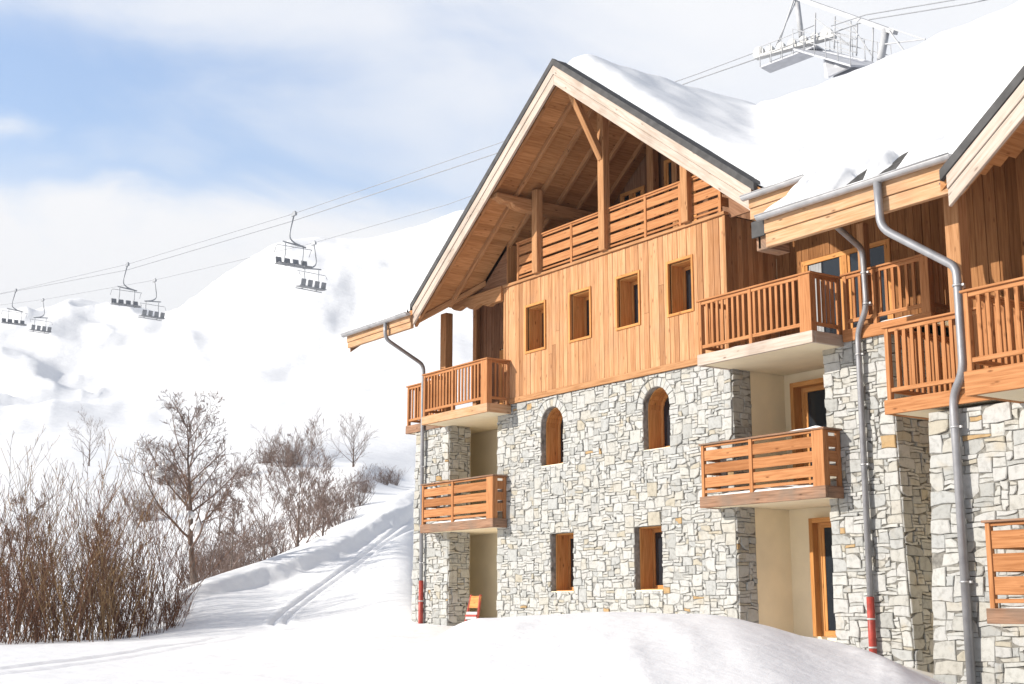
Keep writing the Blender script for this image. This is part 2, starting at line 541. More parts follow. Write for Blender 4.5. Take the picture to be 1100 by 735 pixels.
def make_terrain():
    xs = []
    x = -1700.0
    while x < 2300:
        xs.append(x)
        x += 1.7 if 282 < x < 462 else 3.6 if -60 < x < 620 else (5.5 if 620 <= x < 1160 else 40)
    xs.append(2300)
    div = [8, 14, 64, 40, 40, 50, 60, 40, 10, 12, 16, 16, 12, 12, 30, 44]
    ss = []
    for i, n in enumerate(div[:16]):
        for k in range(n):
            ss.append(i + k / n)
    ss.append(16.0)
    prof = [profile(x) for x in xs]
    grid = []
    for x, kn in zip(xs, prof):
        col = []
        a = (x - 550) / 1478
        for s in ss:
            d, z = along(kn, s)
            R = a * d
            z += ground_extra(R, d, s)
            X, Y = rd(R, d)
            col.append((X, Y, z))
        grid.append(col)
    js = [j for j, s in enumerate(ss) if s <= 12.0][-1]
    out = []
    for nm, j0, j1, mat in (('ground', 0, js, M['snow']), ('mountain', js, len(ss) - 1, M['farsnow'])):
        v, f = [], []
        w = j1 - j0 + 1
        for col in grid:
            v.extend(col[j0:j1 + 1])
        for i in range(len(xs) - 1):
            for j in range(w - 1):
                f.append((i * w + j, (i + 1) * w + j, (i + 1) * w + j + 1, i * w + j + 1))
        me = bpy.data.meshes.new(nm)
        me.from_pydata(v, [], f)
        me.materials.append(mat)
        me.polygons.foreach_set('use_smooth', [True] * len(f))
        me.update()
        o = bpy.data.objects.new(nm, me)
        COL.objects.link(o)
        o['kind'] = 'structure'
        out.append(o)
    b = MB()
    b.v = [Vector((-4000, -4000, -3.2)), Vector((4000, -4000, -3.2)), Vector((4000, 4000, -3.2)), Vector((-4000, 4000, -3.2))]
    b.face((0, 1, 2, 3))
    b.build('valley_floor', M['snow'])['kind'] = 'structure'
    from mathutils.bvhtree import BVHTree
    return [BVHTree.FromPolygons([v.co for v in o.data.vertices], [tuple(p.vertices) for p in o.data.polygons]) for o in out]

TREES = make_terrain()
def ground_z(X, Y):
    for t in TREES:
        h = t.ray_cast(Vector((X, Y, 900)), Vector((0, 0, -1)))
        if h[0] is not None:
            return h[0].z
    return -1.3

# ------------------------------------------------------------------ chalet
chalet = thing('chalet', 'alpine chalet of pale rubble stone and honey larch boards under a snowy gabled roof', 'house', (-24.75, 20, -.5))
CH = MB  # shorthand
def part(mb, name, mats, parent=chalet, bevel=0.0):
    o = mb.build(name, mats, parent, bevel)
    # meshes are written in world coordinates; undo the parent's offset
    o.matrix_parent_inverse.identity()
    p = parent
    off = Vector((0, 0, 0))
    while p is not None:
        off += p.location
        p = p.parent
    o.data.transform(__import__('mathutils').Matrix.Translation(-off))
    return o

def breaks(a, b, req, step):
    pts = sorted(set([a, b] + [q for q in req if a < q < b]))
    out = [a]
    for p, q in zip(pts, pts[1:]):
        n = max(1, round((q - p) / step))
        out.extend(p + (q - p) * (k + 1) / n for k in range(n))
    return out

def stones(mb, O, U, V, N, w, h, rects=(), arches=(), seed=1, batter=None, sc=1.0):
    """irregular rubble on the rectangle O + u*U + v*V; rects (u0,u1,v0,v1) left open; arches (uc, vspring, radius)"""
    rg = random.Random(seed)
    O, U, V, N = Vector(O), Vector(U), Vector(V), Vector(N)
    rq = list(rects) + [(c - r, c + r, vs, vs + .02) for c, vs, r in arches]
    ub = breaks(0, w, [e for q in rects for e in q[:2]], .105 * sc)
    vb = breaks(0, h, [e for q in rects for e in q[2:]], .064 * sc)
    nu, nv = len(ub) - 1, len(vb) - 1
    occ = [[False] * nv for _ in range(nu)]
    for i in range(nu):
        for j in range(nv):
            cu, cv = (ub[i] + ub[i + 1]) / 2, (vb[j] + vb[j + 1]) / 2
            for q in rects:
                if q[0] < cu < q[1] and q[2] < cv < q[3]:
                    occ[i][j] = True
            for c, vs, r in arches:
                if cv > vs and math.hypot(cu - c, cv - vs) < r + .1:
                    occ[i][j] = True
    cells = []
    def place(i, j, cw, chh):
        if i + cw > nu or j + chh > nv:
            return False
        for a in range(i, i + cw):
            for b in range(j, j + chh):
                if occ[a][b]:
                    return False
        for a in range(i, i + cw):
            for b in range(j, j + chh):
                occ[a][b] = True
        cells.append((i, j, cw, chh))
        return True
    big = nu * nv
    if nu > 9:                      # larger quoins at both edges
        for edge in (0, 1):
            j = 0
            while j < nv:
                cw, chh = rg.choice(((3, 3), (2, 4), (4, 3), (3, 4), (2, 3)))
                place(0 if edge == 0 else nu - cw, j, cw, chh)
                j += chh + (rg.random() < .3)
    for _ in range(int(big * .03)):
        place(rg.randrange(nu), rg.randrange(nv), rg.choice((2, 3, 3, 4)), rg.choice((3, 4, 4, 5)))
    for _ in range(int(big * .09)):
        place(rg.randrange(nu), rg.randrange(nv), rg.choice((2, 2, 3, 3)), rg.choice((2, 3, 3)))
    for j in range(nv):
        for i in range(nu):
            if not occ[i][j]:
                for cw, chh in rg.choice((((4, 1), (3, 1), (2, 1), (1, 2), (1, 1)), ((3, 1), (2, 1), (1, 2), (1, 1)), ((3, 2), (3, 1), (2, 1), (1, 2), (1, 1)), ((2, 2), (2, 1), (1, 2), (1, 1)))):
                    if place(i, j, cw, chh):
                        break
    def jit(u, v, amp=.04):
        k = Vector((u * 4.3 + seed, v * 4.3, seed * 1.7))
        du, dv = amp * noise.noise(k), amp * .9 * noise.noise(k + Vector((31, 7, 2)))
        if u < .01 or u > w - .01:
            du = 0
        if v < .01 or v > h - .01:
            dv = 0
        for q in rects:
            if q[0] - .03 < u < q[1] + .03 and q[2] - .03 < v < q[3] + .03:
                du = dv = 0
        return u + du, v + dv
    def emit(poly, push):
        cu = sum(p[0] for p in poly) / len(poly)
        cv = sum(p[1] for p in poly) / len(poly)
        n = len(poly)
        tilt = (rg.uniform(-.05, .05), rg.uniform(-.05, .05))
        b = len(mb.v)
        lay = ((.008, -.03), (.005, push - .012), (.016, push))
        for ins, dep in lay:
            for pu, pv in poly:
                lx, ly = cu - pu, cv - pv
                ll = math.hypot(lx, ly) or 1
                k = min(ins * rg.uniform(.7, 1.6), ll * .4)
                qu, qv = pu + lx / ll * k, pv + ly / ll * k
                if batter:
                    qu += batter(qu, qv)
                d = dep + ((qu - cu) * tilt[0] + (qv - cv) * tilt[1] if dep > 0 else 0)
                mb.v.append(O + U * qu + V * qv + N * d)
        flip = U.cross(V).dot(N) < 0
        def fc(ix):
            mb.face(ix[::-1] if flip else ix)
        for l in range(2):
            for k in range(n):
                k2 = (k + 1) % n
                fc([b + l * n + k, b + l * n + k2, b + (l + 1) * n + k2, b + (l + 1) * n + k])
        fc([b + 2 * n + k for k in range(n)])
    for i, j, cw, chh in cells:
        u0, u1, v0, v1 = ub[i], ub[i + cw], vb[j], vb[j + chh]
        um, vm = (u0 + u1) / 2, (v0 + v1) / 2
        poly = [jit(*p) for p in ((u0, v0), (um, v0), (u1, v0), (u1, vm), (u1, v1), (um, v1), (u0, v1), (u0, vm))]
        # knock some corners off
        if rg.random() < .6:
            k = rg.choice((0, 2, 4, 6))
            pu, pv = poly[k]
            c = .022 + .03 * rg.random()
            poly[k] = (pu + (um - pu) / max(.05, abs(um - pu)) * c, pv + (vm - pv) / max(.05, abs(vm - pv)) * c)
        for c, vs, r in arches:
            np_ = []
            for pu, pv in poly:
                if pv >= vs - .02:
                    q = math.hypot(pu - c, pv - vs) or .001
                    m = r + .22
                    if q < m:
                        pu, pv = c + (pu - c) / q * m, vs + (pv - vs) / q * m
                np_.append((pu, pv))
            poly = np_
        emit(poly, rg.uniform(.006, .042))
    for c, vs, r in arches:      # ring of narrow voussoirs
        n = 13
        for k in range(n):
            a0, a1 = PI * k / n, PI * (k + 1) / n
            o1 = r + .21 + rg.uniform(-.03, .015)
            emit([(c + r * math.cos(a0), vs + r * math.sin(a0)), (c + o1 * math.cos(a0), vs + o1 * math.sin(a0)),
                  (c + o1 * math.cos((a0 + a1) / 2), vs + o1 * math.sin((a0 + a1) / 2)),
                  (c + o1 * math.cos(a1), vs + o1 * math.sin(a1)), (c + r * math.cos(a1), vs + r * math.sin(a1))], rg.uniform(.012, .03))

def core(mb, x0, x1, yf, yb, z0, z1, holes=(), arches=()):
    """solid wall with rectangular / round-headed openings"""
    xs = sorted(set([x0, x1] + [e for q in holes for e in q[:2]]))
    zs = sorted(set([z0, z1] + [e for q in holes for e in q[2:]]))
    for a, b in zip(xs, xs[1:]):
        run = None
        for c, d in zip(zs, zs[1:]):
            cx, cz = (a + b) / 2, (c + d) / 2
            if any(q[0] < cx < q[1] and q[2] < cz < q[3] for q in holes):
                if run:
                    mb.box(a, b, yf, yb, run[0], run[1])
                run = None
            else:
                run = (run[0], d) if run else (c, d)
        if run:
            mb.box(a, b, yf, yb, run[0], run[1])
    for xc, zs_, r in arches:
        n = 12
        for k in range(n):
            a0, a1 = PI * k / n, PI * (k + 1) / n
            p = [(xc + r * math.cos(a0), zs_ + r * math.sin(a0)), (xc + r * math.cos(a1), zs_ + r * math.sin(a1))]
            mb.prism([(p[0][0], yf, p[0][1]), (p[1][0], yf, p[1][1]), (p[1][0], yf, zs_ + r), (p[0][0], yf, zs_ + r)][:4], (0, yb - yf, 0))

# ---- stone walls -------------------------------------------------------
ZB = -1.9
LW = [(-27.01, -26.10, .36, 1.77), (-23.82, -22.87, .36, 1.78)]
ARC = [(-26.94, 4.47, .46), (-22.98, 4.45, .46)]
AW = [(-27.40, -26.48, 3.46, 4.93), (-23.44, -22.52, 3.49, 4.91)]
XL, XR = -29.36, -20.55
c = MB()
core(c, XL, XR, 20.02, 20.42, ZB, 5.2, LW + AW, [(-26.94, 4.47, .46), (-22.98, 4.45, .46)])
front = part(c, 'stone_wall', M['reveal'])
s = MB()
stones(s, (XL, 20.02, ZB), (1, 0, 0), (0, 0, 1), (0, -1, 0), XR - XL, 5.2 - ZB,
       [(a - XL, b - XL, c0 - ZB, (d if i < 2 else ARC[i - 2][1]) - ZB) for i, (a, b, c0, d) in enumerate(LW + AW)],
       [(x - XL, z - ZB, r) for x, z, r in ARC], 3)
stones(s, (XR, 20.02, ZB), (0, 1, 0), (0, 0, 1), (1, 0, 0), .55, 5.2 - ZB, seed=5)
part(s, 'rubble_facing', M['stone'], front)
r_ = MB()
r_.box(XR - .4, XR - .002, 20.42, 20.58, ZB, 5.2)
part(r_, 'return_wall', M['reveal'], front)

def pier(x0, x1, y0, y1, z0, z1, seed, faces, bl=0.0, br=0.0, sc=1.0):
    """stone pier; bl/br: how far the left/right edge spreads at the foot"""
    h = z1 - z0
    c = MB()
    c.v.extend([Vector(p) for p in ((x0 - bl + .01, y0 + .02, z0), (x1 + br - .01, y0 + .02, z0), (x1 + br - .01, y1, z0), (x0 - bl + .01, y1, z0),
                                    (x0 + .01, y0 + .02, z1), (x1 - .01, y0 + .02, z1), (x1 - .01, y1, z1), (x0 + .01, y1, z1))])
    for q in ((0, 3, 2, 1), (4, 5, 6, 7), (0, 1, 5, 4), (1, 2, 6, 5), (2, 3, 7, 6), (3, 0, 4, 7)):
        c.face(q)
    o = part(c, 'stone_pier', M['mortar'])
    s = MB()
    w = x1 - x0
    if 'f' in faces:
        bt = lambda u, v: ((u / w) * (bl + br) - bl) * (1 - v / h)
        stones(s, (x0, y0 + .02, z0), (1, 0, 0), (0, 0, 1), (0, -1, 0), w, h, seed=seed, batter=bt, sc=sc)
    if 'r' in faces:
        k = len(s.v)
        stones(s, (x1, y0 + .02, z0), (0, 1, 0), (0, 0, 1), (1, 0, 0), y1 - y0 - .02, h, seed=seed + 1, sc=sc)
        for i in range(k, len(s.v)):
            s.v[i].x += br * (1 - (s.v[i].z - z0) / h)
    part(s, 'rubble_facing', M['stone'], o)
    return o

pier(-33.56, -31.76, 20.0, 20.72, ZB, 5.0, 21, 'fr', .14, 0)
pier(-17.96, -16.36, 20.0, 21.3, ZB, 5.12, 31, 'fr', 0, .24, 1.0)
pier(-13.62, -11.75, 17.55, 19.2, ZB, 3.02, 41, 'fr', .26, .05, 1.15)
pier(-11.3, -5.5, 18.3, 19.2, ZB, 3.02, 51, 'f')

# ---- plastered alcoves and the body of the house -----------------------
w = MB()
w.box(-33.2, -9.0, 21.62, 28.9, ZB, 5.1)              # body behind the alcoves
w.box(-33.1, -28.9, 21.98, 28.9, 5.1, 10.1)
w.box(-20.6, -9.0, 21.5, 28.9, 5.1, 7.6)
w.box(-28.9, -20.6, 22.6, 28.9, 5.1, 8.4)
w.box(-33.3, -33.1, 20.72, 21.62, ZB, 5.05)           # left end wall
w.box(-29.36, -29.2, 20.42, 21.62, ZB, 5.1)           # side walls of alcoves
w.box(-20.75, -20.56, 20.58, 21.62, ZB, 5.1)
w.box(-17.9, -17.7, 21.3, 21.62, ZB, 5.1)
part(w, 'plaster_wall', M['plaster'])

# ---- cladding ----------------------------------------------------------
CW = [(-27.94, -27.15, 6.48, 7.64), (-26.06, -25.28, 6.47, 7.63), (-24.22, -23.44, 6.47, 7.66), (-22.39, -21.62, 6.47, 7.64)]
def boards(mb, x0, x1, z0, z1, yf, th=.03, holes=(), wd=.155, seed=0, side=None):
    rg = random.Random(seed)
    xs = breaks(x0, x1, [e for q in holes for e in q[:2]], wd)
    for a, b in zip(xs, xs[1:]):
        dy = rg.uniform(-.006, .006)
        segs = [(z0, z1)]
        for q in holes:
            if q[0] - .001 < (a + b) / 2 < q[1] + .001:
                segs = [(z0, q[2]), (q[3], z1)]
        for c, d in segs:
            # a few boards are pieced
            cut = [c, d]
            if d - c > 1.6 and rg.random() < .22:
                cut = [c, c + (d - c) * rg.uniform(.3, .7), d]
            for e, f in zip(cut, cut[1:]):
                if side is None:
                    mb.box(a + .004, b - .004, yf + dy, yf + dy + th, e + .002, f - .002)
                else:
                    mb.box(side + dy, side + dy + th, a + .004, b - .004, e + .002, f - .002)
CL, CR = -28.95, -20.55
c = MB()
core(c, CL + .03, CR - .03, 19.99, 20.3, 5.2, 8.42, CW)
clad = part(c, 'timber_wall', M['brown'])
b = MB()
boards(b, CL, CR, 5.34, 8.36, 19.955, .03, CW, .165, 11)
boards(b, 20.0, 22.5, 5.2, 8.36, None, .03, (), .16, 12, CR - .015)
part(b, 'board_cladding', M['larch'], clad, .004)
t = MB()
t.box(CL - .02, CR + .03, 19.93, 19.99, 5.2, 5.345)        # foot trim
t.box(CL - .03, CR + .05, 19.90, 20.05, 8.365, 8.435)      # cap
t.box(CL - .04, CL + .06, 19.94, 20.0, 5.35, 8.36)
t.box(CR - .05, CR + .035, 19.94, 20.0, 5.35, 8.36)
part(t, 'trim_board', M['beam'], clad, .005)

def window(x0, x1, z0, z1, yf, dep, trim=False, arch=None, sill=True, mullion=False):
    f = MB()
    tk = .05
    # jamb lining
    ztop = z1 if arch is None else arch[1]
    f.box(x0 - .002, x0 + tk * .6, yf + .16, yf + dep, z0, ztop)
    f.box(x1 - tk * .6, x1 + .002, yf + .16, yf + dep, z0, ztop)
    f.box(x0, x1, yf + .14, yf + dep, z0 - .002, z0 + .035)
    if arch is None:
        f.box(x0, x1, yf + .16, yf + dep, z1 - tk * .6, z1 + .002)
    else:
        xc, zs, r = arch
        n = 12
        for k in range(n):
            a0, a1 = PI * k / n, PI * (k + 1) / n
            q = [(xc + rr * math.cos(a), yf + .16, zs + rr * math.sin(a)) for rr, a in ((r - .03, a0), (r + .002, a0), (r + .002, a1), (r - .03, a1))]
            f.prism(q, (0, dep - .16, 0))
            q = [(xc + rr * math.cos(a), yf + dep - .09, zs + rr * math.sin(a)) for rr, a in ((r - .11, a0), (r - .03, a0), (r - .03, a1), (r - .11, a1))]
            f.prism(q, (0, .07, 0))
    # casement
    cz1 = z1 - .03 if arch is None else arch[1]
    for a, bb in ((x0 + .03, x0 + .11), (x1 - .11, x1 - .03)):
        f.box(a, bb, yf + dep - .09, yf + dep - .02, z0 + .035, cz1)
    f.box(x0 + .11, x1 - .11, yf + dep - .09, yf + dep - .02, z0 + .035, z0 + .12)
    if arch is None:
        f.box(x0 + .11, x1 - .11, yf + dep - .09, yf + dep - .02, z1 - .11, z1 - .03)
    if trim:
        for a, bb, c0, d0 in ((x0 - .06, x0, z0 - .06, z1 + .06), (x1, x1 + .06, z0 - .06, z1 + .06), (x0, x1, z1, z1 + .06), (x0, x1, z0 - .06, z0)):
            f.box(a, bb, yf - .075, yf + .02, c0, d0)
        for a, bb, c0, d0 in ((x0 - .002, x0 + .03, z0, z1), (x1 - .03, x1 + .002, z0, z1), (x0 + .03, x1 - .03, z1 - .03, z1 + .002), (x0 + .03, x1 - .03, z0 - .002, z0 + .03)):
            f.box(a, bb, yf + .021, yf + .16, c0, d0)
    o = part(f, 'window', M['frame'], chalet, .004)
    g = MB()
    if arch is None:
        g.box(x0 + .05, x1 - .05, yf + dep - .055, yf + dep - .045, z0 + .06, z1 - .06)
    else:
        xc, zs, r = arch
        pts = [(x0 + .05, yf + dep - .05, z0 + .06), (x1 - .05, yf + dep - .05, z0 + .06)]
        pts += [(xc + (r - .05) * math.cos(PI * k / 10), yf + dep - .05, zs + (r - .05) * math.sin(PI * k / 10)) for k in range(11)]
        g.prism(pts, (0, .01, 0))
    part(g, 'pane', M['glass'], o)
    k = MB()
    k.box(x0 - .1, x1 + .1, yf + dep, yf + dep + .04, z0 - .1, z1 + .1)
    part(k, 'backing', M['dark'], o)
    if sill and not trim:
        k = MB()
        k.box(x0 + .01, x1 - .01, yf + .01, yf + .13, z0 - .02, z0 + .012)
        part(k, 'sill', M['plaster'], o)
    return o

for q in LW:
    window(*q, 20.0, .60)
for q, a in zip(AW, ARC):
    window(q[0], q[1], q[2], q[3], 20.0, .60, arch=a)
for q in CW:
    window(*q, 20.0, .44, trim=True)

def glazed_door(x0, x1, z0, z1, y, leaves=1, curtain=None, lining=.0):
    f = MB()
    f.box(x0, x0 + .09, y - .06, y, z0, z1)
    f.box(x1 - .09, x1, y - .06, y, z0, z1)
    f.box(x0 + .09, x1 - .09, y - .06, y, z1 - .1, z1)
    f.box(x0 + .09, x1 - .09, y - .06, y, z0, z0 + .12)
    if lining:
        f.box(x0 - .1, x0, y - lining, y, z0, z1 + .1)
        f.box(x0, x1, y - lining, y, z1, z1 + .1)
    wd = (x1 - x0 - .18) / leaves
    for k in range(1, leaves):
        f.box(x0 + .09 + wd * k - .07, x0 + .09 + wd * k + .07, y - .065, y, z0 + .12, z1 - .1)
    for k in range(leaves):
        a, b2 = x0 + .09 + wd * k, x0 + .09 + wd * (k + 1)
        a += .07 if k else 0
        b2 -= .07 if k < leaves - 1 else 0
        for p, q in ((a, a + .07), (b2 - .07, b2)):
            f.box(p, q, y - .045, y - .005, z0 + .12, z1 - .1)
    o = part(f, 'door', M['frame'], chalet, .004)
    g = MB()
    g.box(x0 + .1, x1 - .1, y - .03, y - .022, z0 + .13, z1 - .11)
    part(g, 'pane', M['glass'], o)
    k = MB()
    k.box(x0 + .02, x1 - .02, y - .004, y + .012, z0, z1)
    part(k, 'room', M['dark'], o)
    if curtain:
        k = MB()
        n = 9
        for i in range(n):
            a = curtain[0] + (curtain[1] - curtain[0]) * i / n
            k.box(a, a + (curtain[1] - curtain[0]) / n * .85, y - .036 + .002 * (i % 2), y - .029, z0 + .15, z1 - .12)
        part(k, 'curtain', M['curtain'], o)
    return o

glazed_door(-19.75, -17.35, 5.3, 7.35, 21.5, 2, (-19.55, -19.2))
glazed_door(-20.02, -18.3, 2.35, 4.62, 21.62, 2, (-19.3, -19.1), .3)
glazed_door(-19.72, -18.2, -.6, 1.72, 21.62, 2, None, .22)
glazed_door(-16.2, -15.2, 2.2, 4.6, 21.62, 1, None, .3)
# plain timber door of the upper left loggia
d = MB()
d.box(-32.0, -31.05, 21.88, 21.93, 5.3, 7.35)
part(d, 'door', M['frame'])

S = .74
GX, GY, GZ = -24.75, 18.54, 13.02          # gable ridge, front plane, top of roof at ridge
def zm(X, Y): return 7.86 + S * (Y - 18.5)            # main slope
def zg(X): return GZ - S * abs(X - GX)                # main gable
G3X, G3Y, G3Z = -5.62, 16.42, 11.25
def z3(X): return G3Z - S * abs(X - G3X)
RY = 24.6                                            # main ridge
# ---- brown board walls of the recesses ---------------------------------
b = MB()
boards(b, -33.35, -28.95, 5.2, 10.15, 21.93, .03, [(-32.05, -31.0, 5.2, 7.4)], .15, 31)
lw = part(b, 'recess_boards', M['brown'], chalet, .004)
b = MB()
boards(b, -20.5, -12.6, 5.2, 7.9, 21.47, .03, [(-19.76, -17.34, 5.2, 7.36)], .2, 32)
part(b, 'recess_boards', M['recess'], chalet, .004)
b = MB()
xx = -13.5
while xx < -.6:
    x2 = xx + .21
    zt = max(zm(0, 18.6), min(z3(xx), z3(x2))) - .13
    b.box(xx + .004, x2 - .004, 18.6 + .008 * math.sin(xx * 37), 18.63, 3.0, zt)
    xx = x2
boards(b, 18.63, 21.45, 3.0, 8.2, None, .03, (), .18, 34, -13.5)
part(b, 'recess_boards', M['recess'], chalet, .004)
p = MB()
def post_part(a, b_, w_, h_, nm='timber_post', bv=.01):
    p_ = MB()
    p_.beam(a, b_, w_, h_)
    part(p_, nm, M['beam'], chalet, bv)
post_part((-13.0, 17.72, 3.3), (-13.0, 17.72, 6.5), .27, .24)
post_part((-11.55, 18.45, 3.3), (-11.55, 18.45, 7.4), .22, .22)
post_part((-16.85, 20.05, 5.3), (-16.85, 20.05, 7.3), .17, .17)
post_part((-32.32, 20.25, 5.2), (-32.32, 20.25, 8.3), .3, .24)
post_part((-33.2, 21.86, 5.2), (-33.2, 21.86, 9.0), .2, .14)

# ---- roof ---------------------------------------------------------------
def slab(mb, poly, fn, t, mi=0, cap=None):
    top = [Vector((x, y, fn(x, y))) for x, y in poly]
    mb.prism([p - Vector((0, 0, t)) for p in top], (0, 0, t), mi, cap)
    n_ = len(poly)
    mb.mi[-(n_ + 2)] = 1
    for k_ in range(1, n_ + 1):
        mb.mi[-k_] = 1
vy = lambda X: 18.5 + (zg(X) - 7.86) / S             # valley with the main slope
xv0 = GX - (GZ - 7.86) / S                           # foot of the gable slopes at y=18.5
xv1 = GX + (GZ - 7.86) / S
yv = 18.5 + (GZ - 7.86) / S
r = MB()
TH = .2
slab(r, [(xv0, GY), (GX, GY), (GX, yv), (xv0, GY + .01)][:3], lambda x, y: zg(x), TH)
slab(r, [(GX, GY), (xv1, GY), (GX, yv)], lambda x, y: zg(x), TH)
ev = lambda y: (y - 18.5)
slab(r, [(-35.05, 18.5), (xv0, 18.5), (xv0 + RY - 18.5, RY), (-35.05, RY)], zm, TH)
x3 = G3X - (G3Z - zm(0, G3Y)) / S
y3 = G3Y + G3X - x3
slab(r, [(xv1, 18.5), (-16.75, 18.5), (-16.75, 17.0), (x3 + (17 - G3Y), 17.0), (G3X, y3), (1.5, y3 - 7.12 + .02), (1.5, RY), (xv1 - (RY - 18.5), RY)], zm, TH)
slab(r, [(x3, G3Y), (G3X, G3Y), (G3X, y3)], lambda x, y: z3(x), TH)
slab(r, [(G3X, G3Y), (1.5, G3Y), (G3X, y3)], lambda x, y: z3(x), TH)
slab(r, [(-35.05, RY), (1.5, RY), (1.5, 31), (-35.05, 31)], lambda x, y: zm(0, RY) - S * (y - RY), TH)
roof = part(r, 'roof', [M['slate'], M['soffit']])

# soffit boards run along the ridge direction, rafters run up the slope
def soffit(side, gx, gy, fz, ymax, n0, step=.16):
    b = MB()
    k = 0
    while True:
        xa = step * k
        xb = xa + step
        if xb > n0:
            break
        xm = (xa + xb) / 2
        ya = gy + .05
        yb = min(ymax, gy + (n0 - xb) + .1)
        if yb - ya > .05:
            za, zb = fz(xa), fz(xb)
            A, B = gx + side * (xa + .003), gx + side * (xb - .003)
            b.hexa((A, ya, za), (B - A, 0, zb - za), (0, yb - ya, 0), (0, 0, .03))
        k += 1
    part(b, 'soffit', M['soffit'], roof)
    for q in range(6):
        yy = gy + .16 + q * .68
        if yy > ymax - .2:
            break
        lim = n0 - (yy - gy) - .05
        if lim < .5:
            break
        b = MB()
        za, zb = fz(.06), fz(lim)
        b.hexa((gx + side * .06, yy, za - .15), (side * (lim - .06), 0, zb - za), (0, .09, 0), (0, 0, .148))
        part(b, 'rafter', M['beam'], roof, .006)
soffit(-1, GX, GY, lambda d: GZ - .27 - S * d, 22.5, xv1 - GX)
soffit(1, GX, GY, lambda d: GZ - .27 - S * d, 22.5, xv1 - GX)
soffit(-1, G3X, G3Y, lambda d: G3Z - .27 - S * d, 18.6, G3X - x3)
# main roof underside
b = MB()
for x0, x1, y0, y1 in ((-35.0, -28.9, 18.55, 22.0), (-20.5, -12.4, 18.55, 21.5), (-16.7, -12.6, 17.05, 18.55)):
    yy = y0
    while yy < y1 - .01:
        y2 = min(yy + .16, y1)
        xa = max(x0, -1e9) if x0 != -35.0 else x0
        xb = x1
        if x0 == -35.0:
            xb = xv0 + (yy - 18.5) + .0
        if x0 == -20.5:
            xa = max(-20.5, xv1 - (yy - 18.5))
        b.hexa((xa, yy + .003, zm(0, yy) - .25), (xb - xa, 0, 0), (0, y2 - yy - .006, S * (y2 - yy)), (0, 0, .03))
        yy = y2
part(b, 'soffit', M['soffit'], roof)

def rake(gx, gy, gz, side, run, mats=('barge', 'metal'), extra=0):
    """bargeboard in two strips and the dark metal verge above it"""
    z0 = lambda d, o: gz - S * d + o
    b = MB()
    for o0, o1, y0, y1 in ((-.60, -.345, gy - .045, gy + .02), (-.335, -.115, gy - .065, gy + .02)):
        b.prism([(gx, y0, z0(0, o0)), (gx + side * run, y0, z0(run, o0)), (gx + side * run, y0, z0(run, o1)), (gx, y0, z0(0, o1))], (0, y1 - y0, 0))
    part(b, 'bargeboard', M['barge'], roof, .006)
    v = MB()
    rr = run + .1
    v.prism([(gx, gy - .09, z0(0, -.11)), (gx + side * rr, gy - .09, z0(rr, -.11)), (gx + side * rr, gy - .09, z0(rr, .06)), (gx, gy - .09, z0(0, .06))], (0, .12, 0))
    v.prism([(gx, gy + .032, z0(0, .005)), (gx + side * rr, gy + .032, z0(rr, .005)), (gx + side * rr, gy + .032, z0(rr, .045)), (gx, gy + .032, z0(0, .045))], (0, .30, 0))
    part(v, 'verge_flashing', M['metal'], roof, .004)
rake(GX, GY, GZ, -1, 6.52)
rake(GX, GY, GZ, 1, 6.5)
rake(G3X, G3Y, G3Z, -1, 6.5)
# valley and ridge timbers below the soffit
t = MB()
zl = lambda d: GZ - .36 - S * d
t.beam((xv0 + .28, GY + .12, zl(xv1 - GX - .28)), (GX - .6, GY + xv1 - GX - .5, zl(.6)), .12, .14, (1, -1, 0))
t.beam((GX, GY + .1, GZ - .50), (GX, 22.5, GZ - .50), .2, .22)
part(t, 'ridge_beam', M['beam'], roof, .012)
for sd in (-1, 1):
    x = GX + sd * 2.88
    zz = GZ - .30 - S * 2.88 - .30
    pr = MB()
    pr.prism([(x - .14, GY + .16, zz + .02), (x - .14, GY + .16, zz + .16), (x - .14, 22.5, zz + .16), (x - .14, 22.5, zz - .17), (x - .14, GY + .95, zz - .17),
              (x - .14, GY + .74, zz - .13), (x - .14, GY + .62, zz - .04), (x - .14, GY + .42, zz - .06), (x - .14, GY + .3, zz + .0)], (.28, 0, 0))
    part(pr, 'purlin', M['beam'], roof, .02)
# carved wall plate over the left loggia
pts = [(-31.55, 19.85, 8.42), (-28.98, 19.85, 8.42)]
nn = 22
for k in range(nn + 1):
    u = k / nn
    pts.append((-28.98 - 2.45 * u, 19.85, 8.02 + .055 * math.sin(u * 19) * (u > .2) + .22 * u * u))
pl = MB()
pl.prism(pts, (0, .16, 0))
part(pl, 'carved_plate', M['beam'], roof, .006)
pl = MB()
pl.prism([(-31.35, 20.06, 8.38), (-28.97, 20.06, 8.38), (-28.97, 20.06, zg(-28.97) - .1), (-30.2, 20.06, zg(-30.2) - .1), (-31.2, 20.06, 8.5)], (0, .05, 0))
part(pl, 'gable_infill', M['brown'], roof)

pl = MB()
pl.prism([(-20.5, 20.06, 8.3), (-18.5, 20.06, 8.3), (-18.5, 20.06, zg(-18.5) - .1), (-20.5, 20.06, zg(-20.5) - .1)], (0, .05, 0))
part(pl, 'gable_infill', M['brown'], roof)
